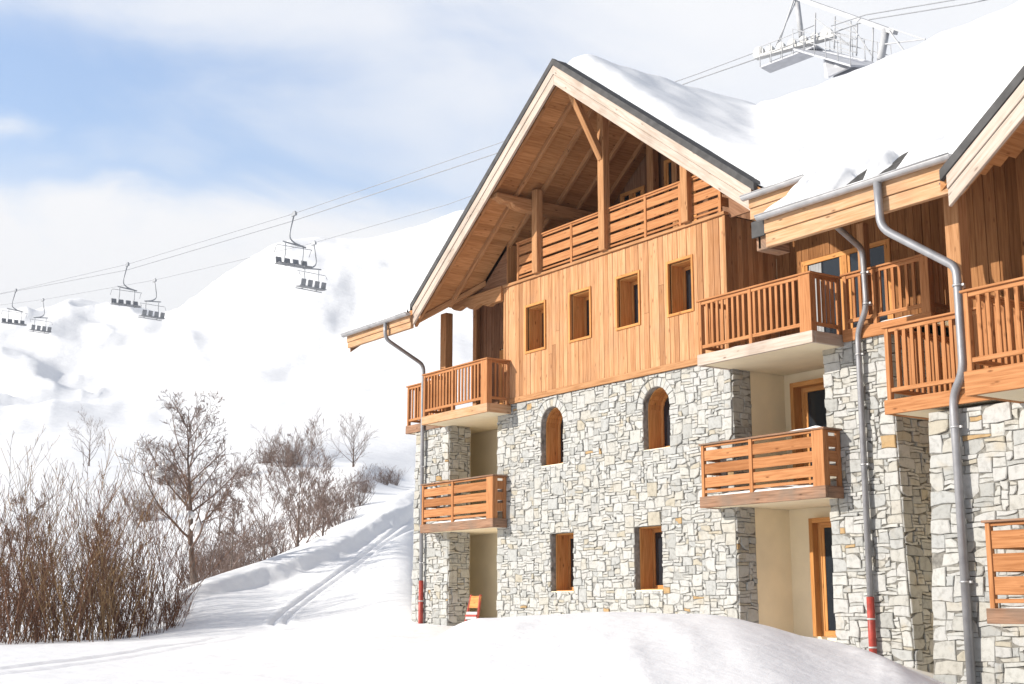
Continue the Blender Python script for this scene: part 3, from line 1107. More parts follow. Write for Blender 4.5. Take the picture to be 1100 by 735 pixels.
# attic back wall, floor, posts, railing
a = MB()
rgx = random.Random(5)
AWIN = [(-27.1, -26.1, 8.6, 10.95), (-25.3, -24.1, 8.6, 11.4)]
xs = breaks(-30.2, -19.4, [e for q in AWIN for e in q[:2]], .17)
for x0, x1 in zip(xs, xs[1:]):
    zt = min(zg(x0), zg(x1)) - .13
    if zt < 8.5:
        continue
    lo = 8.42
    for q in AWIN:
        if q[0] < (x0 + x1) / 2 < q[1]:
            lo = q[3]
    if zt > lo:
        a.box(x0 + .004, x1 - .004, 22.5, 22.53, lo, zt)
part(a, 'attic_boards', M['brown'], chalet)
for q in AWIN:
    glazed_door(*q, 22.52, 2)
b = MB()
boards(b, 20.02, 22.5, 8.4, 9.58, None, .03, (), .16, 35, CL + .0)
part(b, 'attic_side_boards', M['soffit'], chalet)
f = MB()
f.box(CL + .03, CR - .03, 20.3, 22.48, 8.3, 8.4)
part(f, 'attic_floor', M['brown'])
p = MB()
for x, zt in ((-27.38, GZ - .30 - S * 2.63 - .1), (-24.62, GZ - .6), (-21.66, GZ - .3 - S * 3.09 - .1)):
    post_part((x, 19.90, 8.44), (x, 19.90, zt), .23, .2)
p = MB()
post_part((-24.62, 19.86, 10.75), (-24.7, 18.95, GZ - .62), .17, .17, 'brace')
post_part((-24.62, 22.3, 8.44), (-24.62, 22.3, 12.2), .2, .2)
post_part((-25.55, 22.3, 8.44), (-25.55, 22.3, 12.1), .26, .2)

# ---- eave gutters, fascias, downpipes ----------------------------------
def eave(x0, x1, y, zt, boards_, bracket=.75):
    b = MB()
    z = zt - .05
    for k, hgt in enumerate(boards_):
        b.box(x0, x1, y - .055 + .03 * k, y + .05 + .03 * k, z - hgt + .008, z)
        z -= hgt
    part(b, 'fascia', M['fascia'], roof, .006)
    g = MB()
    n = 10
    # half-round trough as a thin swept strip
    cy, cz, rr = y - .145, zt - .01, .085
    prev = None
    for k in range(n):
        a0, a1 = PI + PI * k / n, PI + PI * (k + 1) / n
        q = [(x0 - .06, cy + r0 * math.cos(a), cz + r0 * math.sin(a)) for r0, a in ((rr, a0), (rr, a1), (rr - .012, a1), (rr - .012, a0))]
        g.prism(q, (x1 - x0 + .12, 0, 0))
    g.tube([(x0 - .06, cy - rr, cz + .004), (x1 + .06, cy - rr, cz + .004)], .014, 8)
    for xx in (x0 - .06, x1 + .055):
        q = [(xx, cy + rr * math.cos(PI + PI * k / n), cz + rr * math.sin(PI + PI * k / n)) for k in range(n + 1)]
        g.prism(q, (.006, 0, 0))
    x = x0 + .3
    while x < x1:
        g.box(x - .012, x + .012, cy - rr - .006, y + .02, cz - .002, cz + .006)
        x += bracket
    o = part(g, 'gutter', M['zinc'], roof)
    return o
eave(-35.0, -31.35, 18.5, 7.93, (.2, .17))
eave(-18.3, -16.75, 18.5, 7.93, (.2, .22))
eave(-16.45, -12.42, 17.0, 6.83, (.27, .25))
# box end of the lower eave and cross timber
e = MB()
e.box(-16.78, -16.46, 16.96, 17.0, 6.5, 6.8)
part(e, 'eave_end', M['metal'], roof, .004)
e = MB()
e.box(-16.75, -16.47, 17.05, 17.6, 6.27, 6.62)
part(e, 'eave_end', M['wornwood'], roof, .005)
e = MB()
e.prism([(-16.7, 18.5, 7.45), (-16.7, 17.05, 6.3), (-16.7, 17.05, 6.6), (-16.7, 18.5, 7.66)], (.06, 0, 0))
part(e, 'eave_end', M['fascia'], roof, .005)
e = MB()
e.prism([(-35.0, 18.56, 7.4), (-35.0, 18.56, 7.75), (-35.0, 22.5, 10.66), (-35.0, 22.5, 10.3)], (.05, 0, 0))
part(e, 'eave_end', M['wornwood'], roof, .005)

def bend(pts, r=.16, n=5):
    pts = [Vector(p) for p in pts]
    out = [pts[0]]
    for a, b2, c2 in zip(pts, pts[1:], pts[2:]):
        u, v = (a - b2), (c2 - b2)
        k = min(r, u.length * .45, v.length * .45)
        p0, p2 = b2 + u.normalized() * k, b2 + v.normalized() * k
        for i in range(n + 1):
            t = i / n
            out.append(p0 * (1 - t) ** 2 + b2 * 2 * t * (1 - t) + p2 * t * t)
    out.append(pts[-1])
    return out

def downpipe(pts, r, red=None, clamps=()):
    d = MB()
    d.tube(bend(pts, .2), r, 12)
    o = part(d, 'downpipe', M['pipe'])
    end = Vector(pts[-1])
    if red:
        m = MB()
        m.tube([(end.x, end.y, end.z), (end.x, end.y, red)], r * 1.22, 12)
        part(m, 'red_sleeve', M['red'], o)
        for z in (end.z + (red - end.z) * .33, end.z + (red - end.z) * .7):
            m = MB()
            m.tube([(end.x, end.y, z), (end.x, end.y, z + .03)], r * 1.38, 12)
            part(m, 'clamp', M['white'], o)
    for x, y, z in clamps:
        m = MB()
        m.tube([(x, y, z), (x, y, z + .035)], r * 1.22, 12)
        m.box(x + r, x + r + .05, y - .012, y + .03, z, z + .035)
        m.box(x - .02, x + .02, y + r, y + r + .1, z, z + .035)
        part(m, 'clamp', M['zinc'], o)
    return o

def onY(x, y, Y):                      # helper used only to read plan coordinates off the survey of the facade
    v = -(y - 367.5) / F
    u = (x - 550) / F
    cz, sz = math.cos(PIT), math.sin(PIT)
    fx, fy, fz = u, cz - v * sz, sz + v * cz
    X = fx * RH[0] + fy * FH[0]
    YY = fx * RH[1] + fy * FH[1]
    return X * Y / YY, Y, fz * Y / YY
# left pipe
downpipe([(-32.55, 18.36, 7.86), (-32.55, 18.36, 7.40), (-32.95, 19.88, 6.85), (-32.98, 19.88, 6.2), (-32.98, 19.9, -1.2)], .055, .72, [(-32.98, 19.9, 6.3), (-32.98, 19.9, 3.9), (-32.98, 19.9, 1.2)])
# centre pipe on the stone pier
downpipe([(-16.1, 18.3, 7.05), (-16.1, 18.35, 6.86), (-16.58, 19.7, 6.68), (-16.57, 19.72, 5.55), (-16.95, 19.88, 5.15), (-16.97, 19.88, -1.2)], .058, .18,
         [(-16.58, 19.71, 6.2), (-16.57, 19.72, 5.6), (-16.95, 19.88, 4.7), (-16.96, 19.88, 2.6)])
# right pipe
downpipe([(-13.82, 16.86, 6.78), (-13.8, 16.86, 5.98), (-12.71, 17.25, 5.17), (-12.70, 17.25, 4.9), (-12.70, 17.25, 3.52), (-13.04, 17.42, 3.2), (-13.05, 17.44, -1.9)], .068, None,
         [(-12.70, 17.25, 4.85), (-13.04, 17.43, 2.7), (-13.05, 17.44, .35)])

# ---- balconies -----------------------------------------------------------
def balcony(x0, x1, yf, yb, zf, zt, style, left=True, right=True, mids=(), slab_th=.2, fascia='rail', open_front=True, cols=.3):
    """slab from yf to yb, floor level zf, rail top zt; style 'v' balusters or 'h' boards"""
    s_ = MB()
    s_.box(x0 + .03, x1 - .03, yf + .06, yb, zf - slab_th, zf)
    o = part(s_, 'balcony', M['plaster'])
    fz = MB()
    fz.box(x0 - .06, x1 + .02, yf - .01, yf + .06, zf - slab_th - .015, zf + .02)
    if right:
        fz.box(x1 - .03, x1 + .03, yf + .062, yb - .01, zf - slab_th - .012, zf + .018)
    if left:
        fz.box(x0 - .06, x0 + .028, yf + .062, yb - .01, zf - slab_th - .012, zf + .018)
    part(fz, 'edge_beam', M[fascia], o, .006)
    cap = MB()
    cap.box(x0 - .04, x1 + .05, yf - .03, yf + .12, zt - .035, zt)
    if right:
        cap.box(x1 - .08, x1 + .05, yf + .122, yb, zt - .036, zt - .002)
    if left:
        cap.box(x0 - .04, x0 + .08, yf + .122, yb, zt - .036, zt - .002)
    part(cap, 'handrail', M['rail'] if style == 'v' else M['wornwood'], o, .006)
    # posts
    pw = .08
    def post(xa, xb, ya, yb_, z0=None):
        q = MB()
        q.box(xa, xb, ya, yb_, (zf - .02) if z0 is None else z0, zt - .036)
        part(q, 'post', M['rail'], o, .006)
    post(x0, x0 + pw, yf, yf + .09)
    if right:
        post(x1 - cols, x1, yf, yf + .07)
        post(x1 - .07, x1, yf + .072, yf + .16)
        post(x1 - .07, x1, yb - .1, yb - .01)
    else:
        post(x1 - pw, x1, yf, yf + .09)
    for mx in mids:
        post(mx - .045, mx + .045, yf - .004, yf + .085)
    xr = x1 - (cols if right else pw)
    rl = MB()
    zr = zf + .14
    if style == 'v':
        rl.box(x0 + pw, xr, yf + .012, yf + .065, zr, zr + .07)
        rl.box(x0 + pw, xr, yf + .012, yf + .065, zt - .105, zt - .037)
        if right:
            rl.box(x1 - .062, x1 - .012, yf + .162, yb - .1, zr, zr + .07)
            rl.box(x1 - .062, x1 - .012, yf + .162, yb - .1, zt - .105, zt - .037)
        if left:
            rl.box(x0 + .012, x0 + .062, yf + .092, yb, zr, zr + .07)
            rl.box(x0 + .012, x0 + .062, yf + .092, yb, zt - .105, zt - .037)
        part(rl, 'lower_rail', M['rail'], o, .005)
        proto = None
        spots = []
        n = max(2, round((xr - x0 - pw) / .157))
        for k in range(1, n):
            x = x0 + pw + (xr - x0 - pw) * k / n
            if all(abs(x - mx) > .07 for mx in mids):
                spots.append((x, yf + .038))
        for on, xx in ((right, x1 - .037), (left, x0 + .037)):
            if on:
                m_ = max(2, round((yb - yf - .2) / .15))
                spots += [(xx, yf + .16 + (yb - yf - .26) * k / m_) for k in range(1, m_)]
        pl_ = o.location
        for x, y in spots:
            if proto is None:
                q = MB()
                q.box(x - .031, x + .031, y - .018, y + .018, zr + .07, zt - .105)
                proto = part(q, 'baluster', M['rail'], o)
                bx_, by_ = x, y
            else:
                c_ = proto.copy()
                COL.objects.link(c_)
                c_.location = (x - bx_, y - by_, 0)
    else:
        zr = zf + .09
        rl.box(x0 + pw, xr, yf + .012, yf + .06, zr, zr + .06)
        H = (zt - .15) - (zr + .115)
        bh = (H - .07 * 2) / 3
        z = zr + .115
        segs = [x0 + pw] + list(mids) + [xr]
        part(rl, 'lower_rail', M['rail'], o, .005)
        q = MB()
        for k in range(3):
            for a_, b_ in zip(segs, segs[1:]):
                q.box(a_ + .004, b_ - .004, yf + .02, yf + .052, z, z + bh)
            if right:
                q.box(x1 - .055, x1 - .02, yf + .162, yb - .1, z, z + bh)
            if left:
                q.box(x0 + .02, x0 + .055, yf + .092, yb, z, z + bh)
            z += bh + .07
        q.box(x0 + pw, xr, yf + .02, yf + .06, zt - .085, zt - .037)
        if right:
            q.box(x1 - .055, x1 - .02, yf + .162, yb - .1, zt - .085, zt - .037)
        part(q, 'railing_board', M['rail'], o, .005)
    return o

balcony(-20.55, -17.42, 19.12, 20.0, 5.16, 6.34, 'v', True, True, (-19.05,), .2, 'barge')
balcony(-17.30, -15.28, 19.92, 21.4, 5.24, 6.36, 'v', False, True, (-16.55,), .2, 'rail', cols=.2)
balcony(-21.0, -17.6, 19.5, 20.0, 2.24, 3.37, 'h', True, True, (-19.55,), .2, 'wornwood')
balcony(-31.9, -28.72, 19.24, 20.0, 5.16, 6.37, 'v', True, True, (-30.4,), .2, 'fascia')
balcony(-34.0, -32.05, 19.96, 21.3, 5.18, 6.38, 'v', True, False, (), .2, 'wornwood')
balcony(-32.42, -28.9, 19.55, 20.0, 2.22, 3.36, 'h', True, True, (-30.85,), .2, 'wornwood')
balcony(-14.33, -12.2, 17.44, 19.9, 3.28, 4.52, 'v', True, False, (), .2, 'rail')
balcony(-11.93, -8.0, 16.3, 18.5, 3.3, 4.51, 'v', True, False, (-10.4,), .32, 'rail')
balcony(-12.05, -9.0, 16.62, 17.6, -.04, 1.21, 'h', True, False, (-10.5,), .18, 'wornwood')
# slab soffits that close the alcoves
s_ = MB(); s_.box(-33.05, -29.37, 20.0, 21.6, 4.985, 5.14); part(s_, 'floor_slab', M['plaster'])
s_ = MB(); s_.box(-20.54, -17.97, 20.0, 21.6, 4.975, 5.15); part(s_, 'floor_slab', M['plaster'])
s_ = MB(); s_.box(-33.05, -29.37, 20.0, 21.6, 2.03, 2.2); part(s_, 'floor_slab', M['plaster'])
s_ = MB(); s_.box(-20.54, -17.97, 20.0, 21.6, 2.05, 2.22); part(s_, 'floor_slab', M['plaster'])
s_ = MB(); s_.box(-17.2, -11.0, 20.02, 21.6, 5.04, 5.16); part(s_, 'floor_slab', M['plaster'])
s_ = MB(); s_.box(-13.5, -6.0, 18.3, 21.6, 3.03, 3.25); part(s_, 'floor_slab', M['plaster'])

# attic railing
q = MB()
AX0, AX1 = -28.36, -20.62
for k in range(3):
    z = 8.6 + k * .27
    q.box(AX0 + .05, AX1 - .05, 19.955, 19.985, z, z + .205)
q.box(AX0, AX1, 19.95, 19.99, 8.50, 8.55)
rl = part(q, 'attic_railing', M['rail'], chalet, .005)
q = MB()
q.box(AX0 - .03, AX1 + .03, 19.92, 20.03, 9.45, 9.49)
q.box(AX0, AX1, 19.95, 19.99, 9.40, 9.45)
part(q, 'handrail', M['rail'], rl, .005)
for x in (AX0 + .04, -26.0, -23.15, -21.95, AX1 - .04):
    q = MB()
    q.box(x - .04, x + .04, 19.935, 19.99, 8.45, 9.45)
    part(q, 'post', M['rail'], rl, .004)
q = MB()
for k in range(3):
    z = 8.6 + k * .27
    q.box(AX1 - .04, AX1 - .01, 20.0, 22.4, z, z + .205)
part(q, 'side_board', M['rail'], rl, .004)

# ------------------------------------------------------------------ roof snow
def roof_snow():
    xs = [-35.0 + .065 * k for k in range(int(36.4 / .065) + 1)]
    ys = [16.42 + (.055 * k if k < 70 else .055 * 70 + .12 * (k - 70)) for k in range(70 + int(10.2 / .12))]
    def roofz(x, y):
        zf_ = zm(x, y) if y <= RY else zm(x, RY) - S * (y - RY)
        cand = []
        if y < GY and xv0 + .02 < x < xv1 - .02:
            return None
        if y >= 18.5 or x > -16.75 and y >= 17.0:
            cand.append(zf_)
        if y >= GY:
            cand.append(zg(x) if xv0 - .02 < x < xv1 + .02 else -9)
        if y >= G3Y:
            if x > x3 - .05:
                cand.append(z3(x))
        # soft maximum fills the valleys
        k = .30
        if not cand:
            return None
        m_ = max(cand)
        return m_ + k * math.log(sum(math.exp((c_ - m_) / k) for c_ in cand)) * .7
    v, f, idx = [], [], {}
    for i, x in enumerate(xs):
        for j, y in enumerate(ys):
            z = roofz(x, y)
            if z is None or z < 3:
                continue
            # distance to the nearest open edge
            d = 9
            g1 = zg(x) >= (zm(x, y) if y < RY else -99) - .02
            if g1 and xv0 < x < xv1:
                d = min(d, y - GY - (.34 if x > GX else .30))
            elif z3(x) >= zm(x, y) - .02 and x > x3:
                d = min(d, y - G3Y - .34)
            elif x > -16.75:
                d = min(d, y - 17.0 + .06)
                d = min(d, math.hypot(max(0, -x - 16.72 + 0), 0) if False else 9)
                if y < 18.5:
                    d = min(d, x + 16.78)
            else:
                d = min(d, y - 18.5 + .05)
            d = min(d, x + 35.0)
            P = Vector((x, y, 0))
            wob = .14 * noise.noise(P * 1.4) + .07 * noise.noise(P * 3.7)
            T = (.40 if g1 and xv0 < x < xv1 else .5) + .13 * noise.noise(P * .35) + .07 * noise.noise(P * 1.3)
            # wind-scoured eave: the snow thins to bare slates in places
            if y < (18.4 if x > -16.75 else 19.9) and not (g1 and xv0 < x < xv1):
                T *= .72
                wob *= 1.3
                bare = 0
                for bc, bw in ((-16.38, .10), (-15.98, .13), (-14.85, .34), (-14.1, .36), (-13.15, .16), (-34.3, .12), (-17.9, .12)):
                    bare = max(bare, math.exp(-((x - bc) / bw) ** 2))
                bare += .4 * noise.noise(P * 2.2 + Vector((.3, .7, .2)))
                wob -= 1.7 * sstep(.25, .9, bare)
                T *= 1 - .6 * sstep(.1, .8, bare)
            dd = max(0, d + wob * .75)
            t_ = T * (1 - math.exp(-(dd / .30) ** 1.3)) - (.05 if d + wob * .75 <= .02 else 0)
            if d <= .0:
                t_ = -.05
            idx[(i, j)] = len(v)
            v.append((x, y, z + t_))
    for (i, j) in idx:
        q = [(i, j), (i + 1, j), (i + 1, j + 1), (i, j + 1)]
        if all(k in idx for k in q):
            zz = [v[idx[k]][2] for k in q]
            if max(zz) - min(zz) < .8:
                f.append([idx[k] for k in q])
    me = bpy.data.meshes.new('roof_snow')
    me.from_pydata(v, [], f)
    me.materials.append(M['roofsnow'])
    me.polygons.foreach_set('use_smooth', [True] * len(f))
    me.update()
    o = bpy.data.objects.new('roof_snow', me)
    COL.objects.link(o)
    tag(o, 'thick blanket of white snow covering the chalet roof', 'snow', None, 'stuff')
roof_snow()

# small drifts on the balcony floors
def drift(x0, x1, y0, y1, z, h, label, seed):
    v, f = [], []
    nx, ny = max(8, int((x1 - x0) / .07)), 6
    for i in range(nx + 1):
        for j in range(ny + 1):
            u, w_ = i / nx, j / ny
            e = min(1, 5 * min(u, 1 - u)) ** .6 * math.sin(PI * min(max(w_, .0), 1)) ** .7 if 0 < w_ < 1 else 0
            n_ = noise.noise(Vector((u * (x1 - x0) * 3, w_ * 2, seed)))
            v.append((x0 + (x1 - x0) * u, y0 + (y1 - y0) * w_, z - .015 + h * e * (.75 + .5 * n_)))
    for i in range(nx):
        for j in range(ny):
            a = i * (ny + 1) + j
            f.append((a, a + ny + 1, a + ny + 2, a + 1))
    me = bpy.data.meshes.new('balcony_snow')
    me.from_pydata(v, [], f)
    me.materials.append(M['roofsnow'])
    me.polygons.foreach_set('use_smooth', [True] * len(f))
    o = bpy.data.objects.new('balcony_snow', me)
    COL.objects.link(o)
    tag(o, label, 'snow', 'snow left on the balconies')
drift(-20.9, -17.7, 19.5, 19.95, 2.26, .13, 'snow strip on the floor of the slatted balcony right of the big stone wall', 1)
drift(-32.2, -29.1, 19.56, 19.95, 2.24, .12, 'snow strip on the floor of the slatted balcony at the far left corner', 2)
drift(-20.3, -18.3, 19.13, 19.8, 5.17, .12, 'snow patch on the floor of the baluster balcony right of the timber wall', 3)
drift(-16.9, -15.4, 19.93, 20.4, 5.26, .10, 'snow patch below the railing over the stone pier with the grey and red pipe', 4)
drift(-12.0, -9.2, 16.63, 17.4, -.02, .14, 'snow on the low slatted balcony at the right edge', 5)
drift(-18.6, -17.58, 19.47, 19.62, 3.37, .06, 'thin snow on the handrail of the slatted balcony right of the big stone wall', 6)

# ------------------------------------------------------------------ small board by the left pier
bx, by = -31.0, 20.32
bz = ground_z(bx, by)
bd = thing('barrier_board', 'small red and white board propped against the stone pier at the left corner', 'sign', (bx, by, bz))
q = MB(); q.beam((bx - .3, by - .05, bz), (bx - .22, by + .12, bz + .85), .05, .05); q.beam((bx + .3, by - .05, bz), (bx + .22, by + .12, bz + .85), .05, .05); part(q, 'leg', M['red'], bd)
q = MB(); q.beam((bx - .26, by + .08, bz + .66), (bx + .26, by + .08, bz + .66), .32, .03, (0, .18, 1)); part(q, 'back_panel', M['frame'], bd)
q = MB(); q.beam((bx - .26, by - .02, bz + .3), (bx + .26, by - .02, bz + .3), .2, .03, (0, .18, 1)); part(q, 'white_panel', M['white'], bd)
q = MB(); q.beam((bx - .27, by - .04, bz + .3), (bx + .27, by - .04, bz + .3), .05, .03, (0, .18, 1)); part(q, 'red_stripe', M['red'], bd)

# ------------------------------------------------------------------ chairlift
def ropeline(name, pts, label, r=.022, sag=.0):
    P = [spot(*p) for p in pts]
    out = []
    for a, b2 in zip(P, P[1:]):
        for k in range(8):
            out.append(a + (b2 - a) * (k / 8))
    out.append(P[-1])
    m_ = MB()
    m_.tube(out, r, 6)
    tag(m_.build(name, M['rope']), label, 'cable')
DA = lambda x: 1 / (.00733 + (x - 17) * 1.44e-5)
DB = lambda x: 1 / (.00676 + (x - 46) * 1.07e-5)
ropeline('haul_rope', [(x, y, DA(x)) for x, y in ((-260, 366), (17, 312), (137, 284), (316, 229.5), (530, 156), (748, 80), (815, 55))], 'thin upper steel rope the near row of lift chairs hangs from')
ropeline('guide_cable', [(x, y, DA(x) * 1.05) for x, y in ((-260, 360), (0, 316), (137, 290), (316, 237), (530, 166), (752, 84), (822, 60))], 'dark cable running just below the upper lift rope', .03)
ropeline('haul_rope', [(x, y, DB(x)) for x, y in ((-260, 360), (46, 322), (166, 301), (337, 261), (480, 220), (760, 120))], 'lower steel rope the far row of lift chairs hangs from')
ropeline('haul_rope', [(893, 28, 47), (930, 16, 46), (1025, 0, 43), (1200, -40, 38)], 'thin rope leaving the lift tower towards the top right corner', .022)
ropeline('guide_cable', [(893, 36, 47.3), (935, 21, 46.3), (1040, 4, 43), (1200, -30, 38)], 'second thin cable leaving the lift tower below the first', .022)

tA0, tA1 = spot(17, 312, DA(17)), spot(316, 229.5, DA(316))
LD = (tA1 - tA0); LD.z = 0; LD.normalize()
ANG = math.atan2(LD.y, LD.x)

def make_chair(name):
    """grip at origin, travel along +X, width along Y"""
    t = thing(name, 'x', 'ski lift chair')
    def p(mb, nm, mt, par=t):
        return mb.build(nm, M[mt], par)
    g = MB(); g.box(-.28, .28, -.07, .07, -.12, .07); g.box(-.16, .16, -.05, .05, .07, .14); p(g, 'grip', 'steel')
    h = MB(); h.tube(bend([(0, 0, -.05), (0, -.28, -1.1), (0, -.25, -1.45), (0, .15, -1.68), (0, .75, -1.78)], .35), .05, 8)
    h.tube([(-.02, -.75, -1.66), (-.02, .95, -1.8)], .045, 8)
    p(h, 'hanger', 'steel')
    f = MB()
    for y in (-.55, .75):
        f.tube(bend([(0, y, -1.74), (.02, y, -2.2), (-.12, y, -2.85), (.1, y, -3.05), (.55, y, -3.05)], .12), .032, 6)
    f.tube([(-.12, -1.22, -2.95), (-.12, 1.22, -2.95)], .035, 6)
    f.tube([(.5, -1.22, -3.05), (.5, 1.22, -3.05)], .03, 6)
    p(f, 'frame', 'steel')
    for k in range(4):
        y0 = -1.22 + k * .62
        b2 = MB(); b2.beam((-.10, y0 + .29, -2.92), (-.21, y0 + .29, -2.52), .45, .06, (0, 1, 0)); p(b2, 'back_pad', 'pad').modifiers.new('bevel', 'BEVEL').width = .03
        b2 = MB(); b2.beam((-.06, y0 + .29, -2.98), (.5, y0 + .29, -2.94), .55, .05, (0, 1, 0)); p(b2, 'seat_pad', 'pad').modifiers.new('bevel', 'BEVEL').width = .03
    r2 = MB()
    for y in (-1.26, 1.26):
        r2.tube(bend([(-.15, y, -2.3), (.1, y, -1.98), (.25, y, -1.95)], .1), .02, 5)
    r2.tube([(.25, -1.26, -1.95), (.25, 1.26, -1.95)], .02, 5)
    p(r2, 'safety_bar', 'steel')
    return t
base = make_chair('ski_chair')
CHS = [(316, 229.5, DA, 0, 'near row lift chair, the largest one, hanging highest beside the roof gable'),
       (137, 284, DA, 0, 'near row lift chair, second from the left, with a square-padded backrest'),
       (17, 312, DA, 0, 'near row lift chair at the far left edge of the picture'),
       (337, 261, DB, 1, 'far row lift chair hanging just below the largest chair'),
       (166, 301, DB, 1, 'far row lift chair hanging low beside the second near chair'),
       (46, 322, DB, 1, 'far row lift chair, smallest, next to the leftmost near chair')]
for k, (x, y, D, back, lab) in enumerate(CHS):
    o = base if k == 0 else copy_tree(base)
    o.location = spot(x, y, D(x)) - Vector((0, 0, .02))
    o.scale = (1.0, 1.0, 1.2)
    o.rotation_euler = (0, 0, ANG + (PI if back else 0) + (.12 if back else 0))
    o['label'] = lab
    o['group'] = 'chairs on the ski lift'

# lift tower behind the roof
py = thing('lift_tower', 'steel chairlift tower head, haze put into its pale colour, with wheels and walkway rising behind the snowy roof', 'lift tower', (0, 0, 0))
DT = 50
def q3(x, y, d=DT): return spot(x, y, d)
def tw(mb, nm, mt, par=py, bev=0):
    return part(mb, nm, M[mt], par, bev)
c0_ = q3(912, 70, 47)
base_z = ground_z(c0_.x, c0_.y)
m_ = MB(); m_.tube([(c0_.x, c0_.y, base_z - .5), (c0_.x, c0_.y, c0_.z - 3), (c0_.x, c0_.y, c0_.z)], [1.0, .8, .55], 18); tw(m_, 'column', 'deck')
def strut(a, b_, w_, h_, nm='brace', mt='hazed_galv'):
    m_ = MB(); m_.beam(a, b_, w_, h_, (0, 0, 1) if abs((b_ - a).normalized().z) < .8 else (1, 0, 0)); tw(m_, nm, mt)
c1 = q3(855, -8, 51); c1b = q3(861, 40, 50.5)
m_ = MB(); m_.tube([c1, c1b], .11, 12); tw(m_, 'column', 'hazed_galv')
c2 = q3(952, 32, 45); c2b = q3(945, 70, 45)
m_ = MB(); m_.tube([c2, c2b], .14, 12); tw(m_, 'column', 'hazed_galv')
strut(q3(846, -6, 51), q3(962, 35, 44.5), .16, .2, 'cross_beam')
strut(q3(853, -1, 50.8), q3(836, 48, 51), .05, .05)
strut(q3(857, -3, 50.8), q3(833, 50, 51), .03, .03)
strut(q3(955, 30, 44.6), q3(994, 43, 43.5), .04, .04)
strut(q3(955, 33, 44.6), q3(975, 60, 44), .04, .04)
strut(q3(947, 48, 45), q3(994, 42, 43.5), .04, .04)
# sheave train
A_, B_ = q3(812, 58, 51.5), q3(897, 34, 49.2)
dv = (B_ - A_).normalized()
m_ = MB(); m_.beam(A_ + Vector((0, 0, -.18)), B_ + Vector((0, 0, -.18)), .12, .3, (0, 0, 1)); tw(m_, 'sheave_beam', 'white')
sd = Vector((dv.y, -dv.x, 0)).normalized()
for k in range(7):
    cpt = A_ + (B_ - A_) * ((k + .3) / 7)
    rr = .17 + (.07 if k in (0, 6) else 0)
    m_ = MB(); m_.tube([cpt - sd * .09, cpt + sd * .09], rr, 18)
    m_.tube([cpt - sd * .11, cpt + sd * .11], rr * .4, 10); tw(m_, 'sheave', 'white')
# walkways
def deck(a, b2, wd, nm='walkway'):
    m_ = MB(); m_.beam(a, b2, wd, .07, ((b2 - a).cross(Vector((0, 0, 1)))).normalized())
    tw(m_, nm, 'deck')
    m2 = MB()
    s2 = ((b2 - a).cross(Vector((0, 0, 1)))).normalized()
    for side in (-1, 1):
        for k in range(6):
            p0 = a + (b2 - a) * (k / 5) + s2 * wd / 2 * side
            m2.tube([p0, p0 + Vector((0, 0, .85))], .018, 5)
        for hh in (.45, .85):
            m2.tube([a + s2 * wd / 2 * side + Vector((0, 0, hh)), b2 + s2 * wd / 2 * side + Vector((0, 0, hh))], .016, 5)
    tw(m2, 'walkway_rail', 'hazed_galv')
deck(q3(822, 75, 51.5), q3(882, 52, 49.8), .75)
deck(q3(872, 54, 50.2), q3(936, 72, 44.5), 1.5)
for x, y0, y1, d in ((876, 14, 52, 49.5), (897, 18, 54, 48.6), (914, 23, 56, 47.6), (921, 25, 60, 47.2), (938, 30, 66, 46)):
    m_ = MB(); m_.tube([q3(x, y0, d), q3(x - 1, y1, d)], .03, 6); tw(m_, 'hanger_rod', 'hazed_galv')
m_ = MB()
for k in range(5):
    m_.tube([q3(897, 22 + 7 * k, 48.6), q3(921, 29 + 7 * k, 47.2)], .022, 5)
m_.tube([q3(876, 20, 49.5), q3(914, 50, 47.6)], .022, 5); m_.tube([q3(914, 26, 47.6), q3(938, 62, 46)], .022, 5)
tw(m_, 'ladder_cage', 'hazed_galv')
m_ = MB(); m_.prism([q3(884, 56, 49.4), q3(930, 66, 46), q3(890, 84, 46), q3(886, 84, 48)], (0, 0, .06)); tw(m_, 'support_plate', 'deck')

# ------------------------------------------------------------------ trees and shrubs
def grow(mb, p, d, ln, r, lev, rg, up=.15, spread=.55, nb=(3, 5), maxlev=3, sides=4, minr=.006, droop=0.0):
    """one wavy branch, then its side branches"""
    n = max(2, int(ln / .35) if lev < 2 else 2)
    n = min(n, 7)
    pts, rad = [p.copy()], [r]
    dd = d.normalized()
    for k in range(n):
        dd = (dd + Vector((rg.uniform(-1, 1), rg.uniform(-1, 1), rg.uniform(-.7, 1) + up * 2)) * .14).normalized()
        pts.append(pts[-1] + dd * (ln / n))
        rad.append(max(minr, r * (1 - .72 * (k + 1) / n)))
    mb.tube(pts, rad, sides if lev == 0 else (4 if lev == 1 else 3), 0, False)
    if lev >= maxlev:
        return
    for _ in range(rg.randint(*nb) + (2 if lev == 0 else 0)):
        t = rg.uniform(.3 if lev == 0 else .18, .98)
        k = min(int(t * n), n - 1)
        q = pts[k] + (pts[k + 1] - pts[k]) * (t * n - k)
        ax = (pts[k + 1] - pts[k]).normalized()
        th = rg.uniform(0, 2 * PI)
        a = ax.orthogonal().normalized()
        b2 = ax.cross(a)
        nd_ = (ax * (1 - spread * .6) + (a * math.cos(th) + b2 * math.sin(th)) * spread + Vector((0, 0, up))).normalized()
        grow(mb, q, nd_, ln * rg.uniform(.38, .62) * (1.1 - .45 * t), max(minr, rad[k] * .55), lev + 1, rg, up, spread, nb, maxlev, sides, minr)

